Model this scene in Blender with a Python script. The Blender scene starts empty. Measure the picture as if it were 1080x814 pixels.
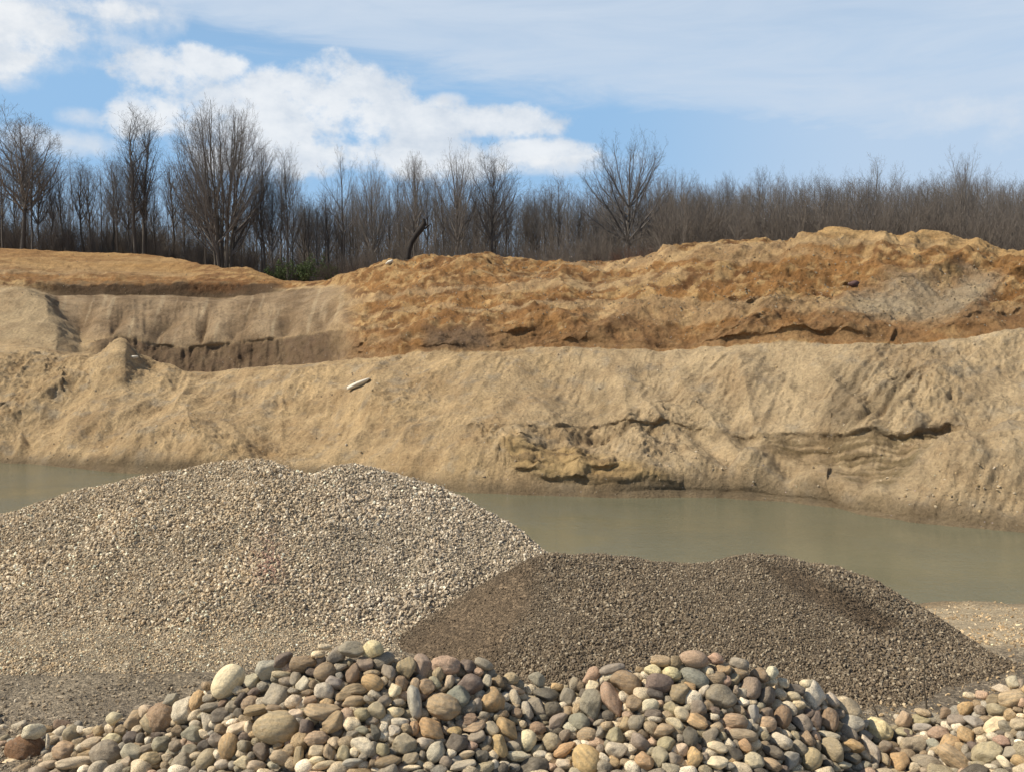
import bpy, math, random
import numpy as np
from mathutils import Matrix, Vector, Euler

random.seed(7); RNG = np.random.default_rng(7)
SC = bpy.context.scene
COL = SC.collection
R = math.radians
# ------------------------------------------------------------------ camera model (photo pixels 1080 x 814)
F = 1000.0; CX = 540.0; CY = 407.0; CAMZ = 4.0
PITCH = math.atan(37.0/1000.0)                       # camera looks 2.1 degrees down
cp, sp = math.cos(PITCH), math.sin(PITCH)
def slope(px, py):
    """X/Y and (Z-CAMZ)/Y of the sight line through a photo pixel"""
    px = np.asarray(px, float); py = np.asarray(py, float)
    a = (px-CX)/F; b = (CY-py)/F
    yy = cp + b*sp; zz = -sp + b*cp
    return a/yy, zz/yy
def at(px, py, d):
    sx, sz = slope(px, py)
    return sx*d, np.asarray(d, float)+0*sx, CAMZ+sz*d
def project(x, y, z):
    z = z-CAMZ
    yc = y*cp - z*sp; zc = y*sp + z*cp
    return CX+F*x/yc, CY-F*zc/yc

# ------------------------------------------------------------------ numpy noise
_perm = np.random.default_rng(3).permutation(256).astype(np.int32)
_perm = np.concatenate([_perm, _perm, _perm])
_g = np.random.default_rng(4).normal(size=(256, 3)); _g /= np.linalg.norm(_g, axis=1)[:, None]
_gx, _gy, _gz = (np.ascontiguousarray(np.tile(_g[:, k], 3)[_perm % 256].astype(np.float32)) for k in range(3))
def _noise1(x, y, z):
    fx, fy, fz = np.floor(x), np.floor(y), np.floor(z)
    xf, yf, zf = (x-fx).astype(np.float32), (y-fy).astype(np.float32), (z-fz).astype(np.float32)
    xi, yi, zi = fx.astype(np.int32) & 255, fy.astype(np.int32) & 255, fz.astype(np.int32) & 255
    fade = lambda t: t*t*t*(t*(t*6-15)+10)
    u, v, w = fade(xf), fade(yf), fade(zf)
    p0 = _perm.take(xi); p1 = _perm.take(xi+1)
    q = [[_perm.take(p+yi), _perm.take(p+yi+1)] for p in (p0, p1)]
    def g(i, j, k):
        h = q[i][j]+zi+k
        return _gx.take(h)*(xf-i)+_gy.take(h)*(yf-j)+_gz.take(h)*(zf-k)
    r = []
    for k in (0, 1):
        a = g(0, 0, k); a += u*(g(1, 0, k)-a); b = g(0, 1, k); b += u*(g(1, 1, k)-b); a += v*(b-a); r.append(a)
    return 1.6*(r[0]+w*(r[1]-r[0]))
def noise(x, y, z):
    x, y, z = np.broadcast_arrays(np.asarray(x, float), np.asarray(y, float), np.asarray(z, float))
    sh = x.shape; x, y, z = x.ravel(), y.ravel(), z.ravel(); n = x.size
    o = np.empty(n)
    for i in range(0, n, 32768): o[i:i+32768] = _noise1(x[i:i+32768], y[i:i+32768], z[i:i+32768])
    return o.reshape(sh)
def fbm(x, y, z, o=4, gain=.5, ridged=False):
    s = 0; a = 1.0; t = 0
    for i in range(o):
        n = noise(x*2.03**i+17*i, y*2.03**i+5*i, z*2.03**i-9*i)
        if ridged: n = 1-2*np.abs(n)
        s = s+a*n; t += a; a *= gain
    return s/t
def sst(a, b, x):
    t = np.clip((x-a)/(b-a), 0, 1); return t*t*(3-2*t)
def bump(x, y, x0, y0, rx, ry):
    return np.exp(-((x-x0)/rx)**2-((y-y0)/ry)**2)
def poly_in(px, py, pts, soft=6.0):
    """soft inside mask of a polygon (signed distance)"""
    P = np.array(pts, float); n = len(P)
    d = np.full(px.shape, 1e9); ins = np.zeros(px.shape, bool)
    for i in range(n):
        a = P[i]; b = P[(i+1) % n]; e = b-a
        wx, wy = px-a[0], py-a[1]
        t = np.clip((wx*e[0]+wy*e[1])/(e@e), 0, 1)
        d = np.minimum(d, np.hypot(wx-t*e[0], wy-t*e[1]))
        c = ((a[1] > py) != (b[1] > py)) & (px < (b[0]-a[0])*(py-a[1])/(b[1]-a[1]+1e-9)+a[0])
        ins ^= c
    sd = np.where(ins, d, -d)
    return sst(-soft, soft, sd)

# ------------------------------------------------------------------ object helpers
def mesh_np(name, V, Fc, mat=None, smooth=True, attrs=None, attrs3=None):
    """V (n,3), Fc (m,k) array or list of arrays with k = 3 or 4"""
    if not isinstance(Fc, list): Fc = [Fc]
    me = bpy.data.meshes.new(name)
    V = np.asarray(V, np.float32)
    nl = sum(f.size for f in Fc); nf = sum(len(f) for f in Fc)
    me.vertices.add(len(V)); me.vertices.foreach_set('co', V.ravel())
    me.loops.add(nl); me.polygons.add(nf)
    me.loops.foreach_set('vertex_index', np.concatenate([f.ravel() for f in Fc]).astype(np.int32))
    tot = np.concatenate([np.full(len(f), f.shape[1], np.int32) for f in Fc])
    st = np.concatenate([[0], np.cumsum(tot)[:-1]]).astype(np.int32)
    me.polygons.foreach_set('loop_start', st)
    me.polygons.foreach_set('use_smooth', np.full(nf, bool(smooth)))
    for k, a in (attrs or {}).items():
        at_ = me.attributes.new(k, 'FLOAT', 'POINT'); at_.data.foreach_set('value', np.asarray(a, np.float32))
    for k, a in (attrs3 or {}).items():
        at_ = me.attributes.new(k, 'FLOAT_COLOR', 'POINT')
        c = np.ones((len(V), 4), np.float32); c[:, :3] = a
        at_.data.foreach_set('color', c.ravel())
    me.update(calc_edges=True)
    if mat: me.materials.append(mat)
    return me
def link(name, me, parent=None):
    o = bpy.data.objects.new(name, me); COL.objects.link(o)
    if parent: o.parent = parent
    return o
def tag(o, label=None, cat=None, group=None, kind=None):
    if label: o['label'] = label
    if cat: o['category'] = cat
    if group: o['group'] = group
    if kind: o['kind'] = kind
    return o
def grid_faces(nr, nc):
    i = np.arange(nr*nc).reshape(nr, nc)
    return np.stack([i[:-1, :-1], i[:-1, 1:], i[1:, 1:], i[1:, :-1]], -1).reshape(-1, 4)

# ------------------------------------------------------------------ materials
class NT:
    def __init__(s, name):
        s.m = bpy.data.materials.new(name); s.m.use_nodes = True
        s.t = s.m.node_tree; s.b = s.t.nodes['Principled BSDF']; s.L = s.t.links
        s.b.inputs['Roughness'].default_value = .9
        s.b.inputs['Specular IOR Level'].default_value = .25
    def n(s, ty, **kw):
        nd = s.t.nodes.new(ty)
        for k, v in kw.items():
            if k.startswith('i_'):
                key = k[2:]; key = int(key) if key.isdigit() else key.replace('_', ' ')
                nd.inputs[key].default_value = v
            else: setattr(nd, k, v)
        return nd
    def l(s, a, b): s.L.new(a, b)
    def noise(s, vec, scale, detail=6, rough=.6, dist=0.0):
        nd = s.n('ShaderNodeTexNoise'); nd.inputs['Scale'].default_value = scale
        nd.inputs['Detail'].default_value = detail; nd.inputs['Roughness'].default_value = rough
        nd.inputs['Distortion'].default_value = dist
        if vec is not None: s.l(vec, nd.inputs['Vector'])
        return nd.outputs['Fac']
    def ramp(s, fac, stops, interp='LINEAR'):
        r = s.n('ShaderNodeValToRGB'); r.color_ramp.interpolation = interp
        el = r.color_ramp.elements
        while len(el) < len(stops): el.new(.5)
        for e, (p, c) in zip(el, stops):
            e.position = p; e.color = (*c, 1) if len(c) == 3 else c
        s.l(fac, r.inputs[0]); return r.outputs[0]
    def mul(s, a, b, fac=1.0, mode='MULTIPLY'):
        m = s.n('ShaderNodeMix', data_type='RGBA', blend_type=mode)
        if isinstance(fac, float): m.inputs[0].default_value = fac
        else: s.l(fac, m.inputs[0])
        for k, v in ((6, a), (7, b)):
            if isinstance(v, tuple): m.inputs[k].default_value = (*v, 1)
            else: s.l(v, m.inputs[k])
        return m.outputs[2]
    def math(s, op, a, b=None):
        m = s.n('ShaderNodeMath', operation=op)
        for k, v in ((0, a), (1, b)):
            if v is None: continue
            if isinstance(v, (int, float)): m.inputs[k].default_value = v
            else: s.l(v, m.inputs[k])
        return m.outputs[0]
    def bumpn(s, h, strength, dist, prev=None):
        b = s.n('ShaderNodeBump'); b.inputs['Strength'].default_value = strength
        b.inputs['Distance'].default_value = dist
        s.l(h, b.inputs['Height'])
        if prev is not None: s.l(prev, b.inputs['Normal'])
        return b.outputs[0]
    def col(s, c): s.l(c, s.b.inputs['Base Color'])
    def nrm(s, c): s.l(c, s.b.inputs['Normal'])

def g3(v): return (v, v, v)
def mat_dirt():
    t = NT('sandy_clay'); tc = t.n('ShaderNodeTexCoord').outputs['Object']
    a = t.n('ShaderNodeAttribute', attribute_name='dirt').outputs['Color']
    n1 = t.noise(tc, .9, 8, .65); n2 = t.noise(tc, 6.0, 6, .7); n3 = t.noise(tc, 26.0, 3, .7)
    c = t.mul(a, t.ramp(n1, [(.28, g3(.72)), (.5, g3(1.0)), (.75, g3(1.22))]))
    c = t.mul(c, t.ramp(n2, [(.25, g3(.62)), (.5, g3(1.0)), (.78, g3(1.34))]))
    # pebbles speckled through the sand
    v = t.n('ShaderNodeTexVoronoi', i_Scale=5.5); t.l(tc, v.inputs['Vector'])
    peb = t.ramp(v.outputs['Distance'], [(.10, g3(1)), (.2, g3(0))])
    n4 = t.noise(tc, .35, 5, .65)
    c = t.mul(c, t.ramp(n4, [(.34, (.78, .74, .70)), (.55, g3(1.0)), (.7, (1.12, 1.10, 1.06))]))
    sel = t.ramp(t.noise(tc, 2.2, 3), [(.56, g3(0)), (.66, g3(1))])
    pm = t.math('MULTIPLY', peb, sel)
    c = t.mul(c, t.mul(v.outputs['Color'], (.55, .50, .43), .85, 'MIX'), t.math('MULTIPLY', pm, .75), 'MIX')
    t.col(c)
    mpr = t.n('ShaderNodeMapping'); mpr.inputs['Scale'].default_value = (1.0, .22, .30); mpr.inputs['Rotation'].default_value = (0, 0, .35); t.l(tc, mpr.inputs['Vector'])
    nrl = t.noise(mpr.outputs[0], 3.2, 6, .65)
    nr = t.n('ShaderNodeTexNoise', noise_type='RIDGED_MULTIFRACTAL', i_Scale=1.9, i_Detail=7.0, i_Roughness=.62); t.l(tc, nr.inputs['Vector'])
    b = t.bumpn(n1, .6, .35); b = t.bumpn(nrl, .55, .22, b); b = t.bumpn(nr.outputs['Fac'], .35, .12, b); b = t.bumpn(n2, 1.0, .20, b); b = t.bumpn(n3, .6, .05, b)
    b = t.bumpn(pm, .5, .05, b)
    t.nrm(b); t.b.inputs['Roughness'].default_value = .95
    return t.m
def mat_ground():
    t = NT('fine_gravel_ground'); tc = t.n('ShaderNodeTexCoord').outputs['Object']
    a = t.n('ShaderNodeAttribute', attribute_name='dirt').outputs['Color']
    n1 = t.noise(tc, .8, 6); n2 = t.noise(tc, 7, 5, .7)
    v = t.n('ShaderNodeTexVoronoi', i_Scale=42.0); t.l(tc, v.inputs['Vector'])
    v2 = t.n('ShaderNodeTexVoronoi', i_Scale=19.0); t.l(tc, v2.inputs['Vector'])
    vc = t.n('ShaderNodeSeparateColor'); t.l(v.outputs['Color'], vc.inputs[0])
    vc2 = t.n('ShaderNodeSeparateColor'); t.l(v2.outputs['Color'], vc2.inputs[0])
    c = t.mul(a, t.ramp(n1, [(.3, g3(.78)), (.7, g3(1.2))]))
    c = t.mul(c, t.ramp(n2, [(.3, g3(.75)), (.7, g3(1.22))]))
    c = t.mul(c, t.ramp(vc.outputs[0], [(0, g3(.62)), (.6, g3(1.0)), (1, g3(1.65))]))
    c = t.mul(c, t.ramp(vc2.outputs[1], [(0, g3(.8)), (.8, g3(1.0)), (1, g3(1.5))]))
    t.col(c)
    b = t.bumpn(n2, .5, .05); b = t.bumpn(v.outputs['Distance'], .7, .02, b)
    b2 = t.n('ShaderNodeBump', invert=True); b2.inputs['Strength'].default_value = .5; b2.inputs['Distance'].default_value = .03
    t.l(v2.outputs['Distance'], b2.inputs['Height']); t.l(b, b2.inputs['Normal'])
    t.nrm(b2.outputs[0]); return t.m
def mat_stones(name):
    """crushed gravel: colour per stone from the mesh attribute"""
    t = NT(name); tc = t.n('ShaderNodeTexCoord').outputs['Object']
    a = t.n('ShaderNodeAttribute', attribute_name='dirt').outputs['Color']
    n2 = t.noise(tc, 45, 4, .7)
    t.col(t.mul(a, t.ramp(n2, [(.3, g3(.82)), (.7, g3(1.16))])))
    t.nrm(t.bumpn(n2, .35, .01)); t.b.inputs['Roughness'].default_value = .85
    return t.m
def mat_cobble(name, mode, attr=False):
    t = NT(name); tc = t.n('ShaderNodeTexCoord').outputs['Object']
    oi = t.n('ShaderNodeObjectInfo')
    if attr: base = t.n('ShaderNodeAttribute', attribute_name='dirt').outputs['Color']; vec = tc; sc = 6.0
    else:
        base = oi.outputs['Color']; sc = 1.0
        ad = t.n('ShaderNodeVectorMath', operation='MULTIPLY_ADD'); t.l(tc, ad.inputs[0]); ad.inputs[1].default_value = (1, 1, 1)
        cb = t.n('ShaderNodeCombineXYZ'); r_ = t.math('MULTIPLY', oi.outputs['Random'], 60.0)
        t.l(r_, cb.inputs[0]); t.l(r_, cb.inputs[1]); t.l(cb.outputs[0], ad.inputs[2]); vec = ad.outputs[0]
    n1 = t.noise(vec, 1.1*sc, 5, .6, .4); n2 = t.noise(vec, 6*sc, 6, .75); n3 = t.noise(vec, 28*sc, 2, .6)
    c = t.mul(base, t.ramp(n1, [(.25, (.72, .70, .68)), (.5, g3(1.0)), (.75, (1.22, 1.18, 1.10))]))
    c = t.mul(c, t.ramp(n2, [(.28, g3(.66)), (.5, g3(1.0)), (.75, g3(1.25))]))
    if mode == 'speckled':
        c = t.mul(c, t.ramp(n3, [(.36, g3(.45)), (.48, g3(1.0)), (.62, g3(1.0)), (.68, g3(1.5))]))
        b = t.bumpn(n3, .35, .03)
    elif mode == 'banded':
        w = t.n('ShaderNodeTexWave', wave_type='BANDS', bands_direction='Z', i_Scale=.8*sc, i_Distortion=7.0, i_Detail=4.0)
        t.l(vec, w.inputs['Vector'])
        c = t.mul(c, t.ramp(w.outputs['Fac'], [(.0, g3(.90)), (.45, g3(1.0)), (1, (1.10, 1.06, 1.0))]))
        b = t.bumpn(n3, .25, .03)
    else:
        w = t.noise(vec, 2.4*sc, 2, .5, 1.5)
        c = t.mul(c, (1.35, 1.3, 1.2), t.ramp(w, [(.485, g3(0)), (.5, g3(.8)), (.515, g3(0))]), 'MULTIPLY')
        b = t.bumpn(n3, .15, .02)
    # dust and fine grit lodged on the stone
    d = t.ramp(t.noise(vec, 3.3*sc, 4, .7), [(.52, g3(0)), (.72, g3(.42))])
    c = t.mul(c, (.36, .32, .26), d, 'MIX')
    t.col(c)
    b = t.bumpn(n2, .45, .07, b); b = t.bumpn(n1, .3, .12, b); t.nrm(b)
    t.b.inputs['Roughness'].default_value = .72
    return t.m
def mat_water():
    t = NT('murky_pond_water'); g = t.n('ShaderNodeNewGeometry').outputs['Position']
    mp = t.n('ShaderNodeMapping'); mp.inputs['Scale'].default_value = (1.0, 2.2, 1); t.l(g, mp.inputs['Vector'])
    n1 = t.noise(mp.outputs[0], 1.5, 4, .55); n2 = t.noise(mp.outputs[0], 6.0, 3, .6); n0 = t.noise(g, .10, 3)
    t.col(t.ramp(n0, [(.3, (.116, .117, .076)), (.7, (.147, .147, .096))]))
    gust = t.ramp(t.noise(g, .16, 4, .6), [(.42, g3(.25)), (.62, g3(1))])
    b = t.n('ShaderNodeBump'); b.inputs['Distance'].default_value = .07; t.l(t.math('MULTIPLY', gust, .48), b.inputs['Strength']); t.l(n1, b.inputs['Height'])
    b2 = t.n('ShaderNodeBump'); b2.inputs['Distance'].default_value = .025; t.l(t.math('MULTIPLY', gust, .75), b2.inputs['Strength']); t.l(n2, b2.inputs['Height']); t.l(b.outputs[0], b2.inputs['Normal'])
    t.nrm(b2.outputs[0])
    t.b.inputs['Roughness'].default_value = .04; t.b.inputs['IOR'].default_value = 1.33
    t.b.inputs['Specular IOR Level'].default_value = .5
    return t.m
def mat_bark(name, c0, c1, scale=3.0):
    t = NT(name); tc = t.n('ShaderNodeTexCoord').outputs['Object']
    mp = t.n('ShaderNodeMapping'); mp.inputs['Scale'].default_value = (1, 1, .25); t.l(tc, mp.inputs['Vector'])
    n1 = t.noise(mp.outputs[0], scale, 6, .7)
    oi = t.n('ShaderNodeObjectInfo')
    c = t.ramp(n1, [(.3, c0), (.7, c1)])
    c = t.mul(c, t.ramp(oi.outputs['Random'], [(0, (.75, .74, .76)), (1, (1.25, 1.2, 1.15))]))
    t.col(c); t.nrm(t.bumpn(n1, .6, .05)); return t.m
def mat_plain(name, c0, c1, scale=8.0, rough=.85, b=.4):
    t = NT(name); tc = t.n('ShaderNodeTexCoord').outputs['Object']
    n1 = t.noise(tc, scale, 6, .65)
    t.col(t.ramp(n1, [(.3, c0), (.7, c1)])); t.nrm(t.bumpn(n1, b, .04)); t.b.inputs['Roughness'].default_value = rough
    return t.m
M_DIRT = mat_dirt(); M_GROUND = mat_ground(); M_WATER = mat_water()
M_GRAVEL = mat_stones('crushed_gravel')
M_COB = {'speckled': mat_cobble('speckled_stone', 'speckled'), 'banded': mat_cobble('banded_sandstone', 'banded'),
         'veined': mat_cobble('smooth_river_stone', 'veined')}
M_COBFILL = mat_cobble('mixed_river_stone', 'speckled', True)
M_BARK = mat_bark('grey_bark', (.062, .054, .046), (.150, .130, .106))
M_TWIG = mat_bark('bare_twigs', (.125, .114, .103), (.212, .190, .168), 1.0)
M_WOOD = mat_bark('far_brown_twigs', (.084, .075, .067), (.156, .135, .116), .6)
M_DARKBARK = mat_bark('dark_dead_bark', (.018, .015, .013), (.045, .038, .032))

# ------------------------------------------------------------------ far bank
WATER_Z = -3.0
def wl(pts): return [(p, y, (CAMZ-WATER_Z)/(-slope(p, y)[1])) for p, y in pts]
W = wl([(-600,476),(-400,478),(-100,484),(0,488),(30,489),(60,491),(130,497),(250,502),(400,511),(500,519),(560,521),(640,523),(720,522),
        (770,523),(830,527),(880,533),(905,540),(960,548),(1020,554),(1080,560),(1300,585),(1700,610)])
C = [(-600,380,72),(-100,372,72),(0,374,72),(40,366,73),(70,374,73),(100,376,72),(130,365,72),(160,379,71),(200,392,70),(250,393,70),
     (300,388,69),(345,380,68),(375,378,66),(420,374,64),(480,372,62),(560,371,61),(620,369,60),(700,370,58),(760,366,56),
     (830,362,54),(900,364,52),(960,362,51),(1020,358,50),(1080,352,49),(1300,350,47),(1700,350,47)]
FL = [(-600,372,76),(0,367,76),(60,364,76),(100,379,78),(130,386,79),(160,393,79),(200,395,79),(250,395,79),(300,392,78),(345,386,75),
      (365,378,70),(390,374,67),(420,371,65),(480,369,62.8),(560,368,61.8),(620,366,60.8),(700,367,58.8),(760,363,56.8),(830,359,55),
      (900,361,53),(960,359,52),(1020,355,51),(1080,349,50),(1300,347,48),(1700,347,48)]
T = [(-600,318,84),(0,312,84),(30,311,84),(40,313,84),(50,319,83.5),(60,330,83),(70,342,82.5),(85,358,82),(100,360,81),(115,353,81),(130,353,81.3),(165,360,81.5),(200,365,81.5),(225,362,81.5),
     (260,356,81.5),(300,353,81),(340,348,79),(362,345,74),(380,349,69.5),(400,355,68),(450,350,65.2),(500,346,64.2),(560,342,63.4),(620,340,62.8),
     (680,338,61.8),(720,340,59.5),(760,338,58),(830,332,57),(900,338,54.8),(960,336,53.8),(1020,330,53),(1080,325,52),(1300,322,50),(1700,322,50)]
P6 = [(-600,312,88),(0,306,86),(30,307,86),(48,311,86.5),(62,318,89),(80,316,90),(150,316,91),(220,318,91),(300,319,89),(350,317,85),(385,318,78),
      (420,320,74),(480,315,72),(560,312,70),(620,310,68),(680,305,66),(720,305,64),(760,303,62),(830,305,60),(900,305,58.5),(960,302,57),
      (1020,298,56),(1080,296,55),(1300,300,53),(1700,300,53)]
P7 = [(-600,310,97),(0,304,96),(30,307,96.5),(60,313,97),(150,314,98),(220,315,98),(270,313,97),(320,304,94),(360,304,89),(400,300,82),(440,298,79),(500,296,77),
      (560,296,75),(620,292,73),(680,288,70),(720,285,67),(760,276,65),(830,279,62),(870,272,61),(900,277,60),(960,273,58.5),(1020,276,57.5),
      (1080,280,56.5),(1300,288,55),(1700,288,55)]
P8 = [(-600,302,98),(0,297,97),(40,299,97.5),(60,300,98),(150,301,98.8),(220,299,98.8),(270,299,98.5),(300,299,97.8),(340,298,94),(380,290,88),
      (400,286,85),(440,280,83),(500,278,81),(560,284,79),(620,285,76.5),(660,283,74),(700,275,70),(730,264,68),(780,263,66),(830,265,64.5),
      (850,256,64),(880,250,63.5),(910,254,63),(950,258,61.5),(965,252,61),(985,254,61),(1010,262,60),(1040,268,59),(1080,272,58),(1300,284,57),(1700,286,57)]
P9 = [(-600,262,125),(0,261,124),(60,264,124),(120,266,123),(170,270,121),(190,272,118),(210,278,112),(235,282,108),(260,281,107),(280,288,106),
      (300,296,104),(330,297.5,102),(350,295,97),(380,287,92),(410,274,88),(440,270,86),(490,268,85),(520,270,84),(560,275,82),(600,279,80),
      (640,279,78),(680,275,76),(700,266,73),(725,260,71),(760,258,70),(800,256,69),(828,260,68),(845,254,67.5),(865,247,67),(883,242,66.5),
      (905,247,66.5),(930,251,66),(945,252,65),(962,245,64.5),(985,244,65),(1000,246,64.5),(1015,255,64),(1040,262,63),(1080,266,62),(1300,280,60),(1700,285,60)]
def at_row(row, px):
    r = np.array(row); y = np.interp(px, r[:, 0], r[:, 1]); d = np.interp(px, r[:, 0], r[:, 2])
    return np.stack(at(px, y, d), -1)
def plat_z(px): return CAMZ+np.interp(px, [-600,150,260,330,420,560,800,1700], [15.0,14.0,11.0,9.0,10.0,9.5,8.5,8.5])
def back_row(px, d, dz=0):
    sx = slope(px, 370)[0]
    return np.stack([sx*d, np.full_like(sx, d), plat_z(px)+dz], -1)
def ground_far(px, d):
    """height of the plateau under the wood"""
    b9 = at_row(P9, np.array([px], float))[0]
    z0 = b9[2]-.5; d0 = b9[1]+5; z1 = float(plat_z(px))
    t = min(max((d-d0)/(145.0-d0), 0), 1)
    return z0+(z1-z0)*t + (.005*(d-145) if d > 145 else 0)
def build_bank():
    px = np.concatenate([np.arange(-600,-60,14), np.arange(-60,1140,1.35), np.arange(1140,1701,14)]).astype(float)
    w = at_row(W, px)
    rows = []
    u0 = w.copy(); u0[:, 1] -= 9; u0[:, 0] *= (u0[:, 1]/w[:, 1]); u0[:, 2] = WATER_Z-3
    key = [u0, w, at_row(C, px), at_row(FL, px), at_row(T, px), at_row(P6, px), at_row(P7, px), at_row(P8, px), at_row(P9, px)]
    k9 = key[-1].copy(); s = (k9[:, 1]+6)/k9[:, 1]; k9[:, 0] *= s; k9[:, 1] *= s; k9[:, 2] -= .7
    key += [k9, back_row(px, 145.0), back_row(px, 420.0, 2.0), back_row(px, 4000.0, 6.0)]
    nsub = [8, 150, 10, 34, 44, 16, 18, 48, 5, 14, 8, 8]
    vv = []
    for i, n in enumerate(nsub):
        t = np.arange(n)/n
        for q in t:
            rows.append(key[i]*(1-q)+key[i+1]*q); vv.append(i+q)
    rows.append(key[-1]); vv.append(len(nsub))
    P = np.array(rows); v = np.array(vv)[:, None]*np.ones(len(px))[None]
    # soften the creases between the rows a little
    for _ in range(3):
        Q = P.copy(); Q[1:-1] = .25*P[:-2]+.5*P[1:-1]+.25*P[2:]
        keep = (v < 1.6)[..., None]; P = np.where(keep, P, Q)
    X, Y, Z = P[..., 0], P[..., 1], P[..., 2]
    px2, py2 = project(X, Y, Z)
    # local normal
    du = np.gradient(P, axis=1); dv = np.gradient(P, axis=0)
    N = np.cross(du, dv); N /= np.linalg.norm(N, axis=-1)[..., None]+1e-9
    N[N[..., 2] < 0] *= -1
    near = sst(.9, 1.25, v)*(1-sst(8.7, 9.6, v))           # where relief applies
    low = sst(.95, 1.1, v)*(1-sst(1.93, 2.05, v))           # lower sand slope
    left = 1-sst(340, 385, px2)
    up = sst(1.97, 2.1, v)*(1-sst(8.3, 9.0, v))
    orange = up*(1-left)+left*sst(6.0, 6.6, v)*(1-sst(9.3, 9.9, v))
    dn = np.zeros_like(Z); dy = np.zeros_like(Z)
    # broad relief
    dn += near*.55*fbm(X*.16, Y*.16, Z*.25, 3)*(1-.75*sst(7.2, 8.1, v))
    dn += near*.16*fbm(X*.8, Y*.8, Z*.8, 4, .55)
    # clay: clods, gullies, benches
    rg = fbm(X*.35+Z*.25, Y*.2, Z*.45, 5, .55, True)
    dn += orange*(1-left)*(.38*(rg-.3))*sst(2.0, 2.5, v)
    rg2 = fbm(X*.9+Z*1.0, Y*.5, Z*.9-X*.25, 4, .62, True)
    dn += orange*(1-left)*.16*(rg2-.25)
    yb = py2+.10*px2+7*fbm(px2*.012, py2*.012, 4, 3)
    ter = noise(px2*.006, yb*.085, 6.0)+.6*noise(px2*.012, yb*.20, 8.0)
    mid = orange*(1-left)*sst(2.6, 3.2, v)
    rough = sst(-.25, .35, noise(X*.10, Y*.10, Z*.22+4)+.25*noise(X*.3, Y*.3, 2))
    dy -= mid*.30*ter*(1-.5*sst(8, 8.8, v))*(.35+.65*rough)
    slu = noise(px2*.0085+(py2-300)*.010, py2*.010, 15.0); slu2 = noise(px2*.020+(py2-300)*.022, py2*.020, 11.0)
    dn += mid*(1.25*(.35-np.abs(slu)*1.2)+.55*(.35-np.abs(slu2)*1.2))*(1-.95*sst(7.0, 8.1, v))
    yd = py2*.75+px2*.62
    dipn = fbm(yd*.045, (px2-py2)*.008, 3.0, 4, .6, True)
    dn += mid*.36*(dipn-.2)*sst(560, 760, px2)*(.3+.7*rough)
    dn += mid*rough*.10*fbm(X*2.6, Y*2.6, Z*2.6, 3, .6)
    strata = noise(X*.05, Y*.05, Z*1.5+.5*fbm(X*.2, Y*.2, Z*.1, 3))
    dy -= orange*(1-left)*.10*np.sign(strata)*np.abs(strata)**.5*sst(2.0, 2.6, v)*(1-sst(7.6, 8.2, v))
    cl = fbm(X*1.4, Y*1.4, Z*1.4, 4, .6)
    dn += (orange*(1-.6*left)*.17+.05*near)*cl
    # plough lines across the upper left field
    dn += left*sst(7.0, 7.2, v)*(1-sst(8.6, 9, v))*.18*noise(X*.03, Y*.55+.4*noise(X*.1, Y*.1, 0), 3.0)
    dn += left*bump(v, v, 7.05, 7.05, .35, 9)*.25*fbm(X*.9, Y*.9, Z*.9, 3)     # crumbly step
    # rain rills running down the sand
    sd2 = px2*.75+py2*.66
    rill = fbm(X*.9-Y*.35, Z*.12, 3.3, 4, .55, True)
    dn += low*.09*rill
    scr = noise(sd2*.16, (py2-px2*.6)*.012, 1.5)+.7*noise(px2*.26+.1*py2, py2*.02, 6.5)
    dn += low*.085*scr*sst(-.3, .3, noise(px2*.012, py2*.02, 31.0))
    clod = fbm(X*1.1, Y*1.1, Z*1.4, 4, .62, True)
    patchy = sst(.0, .45, fbm(X*.13+3, Y*.13, Z*.2, 3)+.08)
    dn += low*patchy*.34*(clod-.25)
    slip = fbm(X*.5+Z*.55, Y*.3, Z*.10-X*.08, 4, .6, True)          # small slips leaning down to the left
    dn += low*.21*(slip-.2)*sst(-.2, .3, fbm(X*.1, Y*.1, 9, 2))
    # fans under the left bench
    fan = left*sst(3.95, 4.1, v)*(1-sst(4.9, 5.05, v))*sst(85, 110, px2)
    lob = np.abs(np.sin(math.pi*((px2+.45*(py2-335)-88)/43+.9*noise(px2*.013, 0, 7)+.12*noise(px2*.05, py2*.05, 2))))**.75*(.75+.35*noise(px2*.021, 3, 3))
    dn += fan*(.95*lob-.35)*sst(4.9, 4.2, v)
    dn += fan*.10*fbm(px2*.12, py2*.015, 1.0, 3, .6, True)
    # the bench scarp: vertical flutes
    scarp = left*sst(2.95, 3.1, v)*(1-sst(3.9, 4.0, v))*sst(95, 120, px2)
    dy -= scarp*(.45*fbm(px2*.05, py2*.01, 2.0, 4, .6, True))
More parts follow.
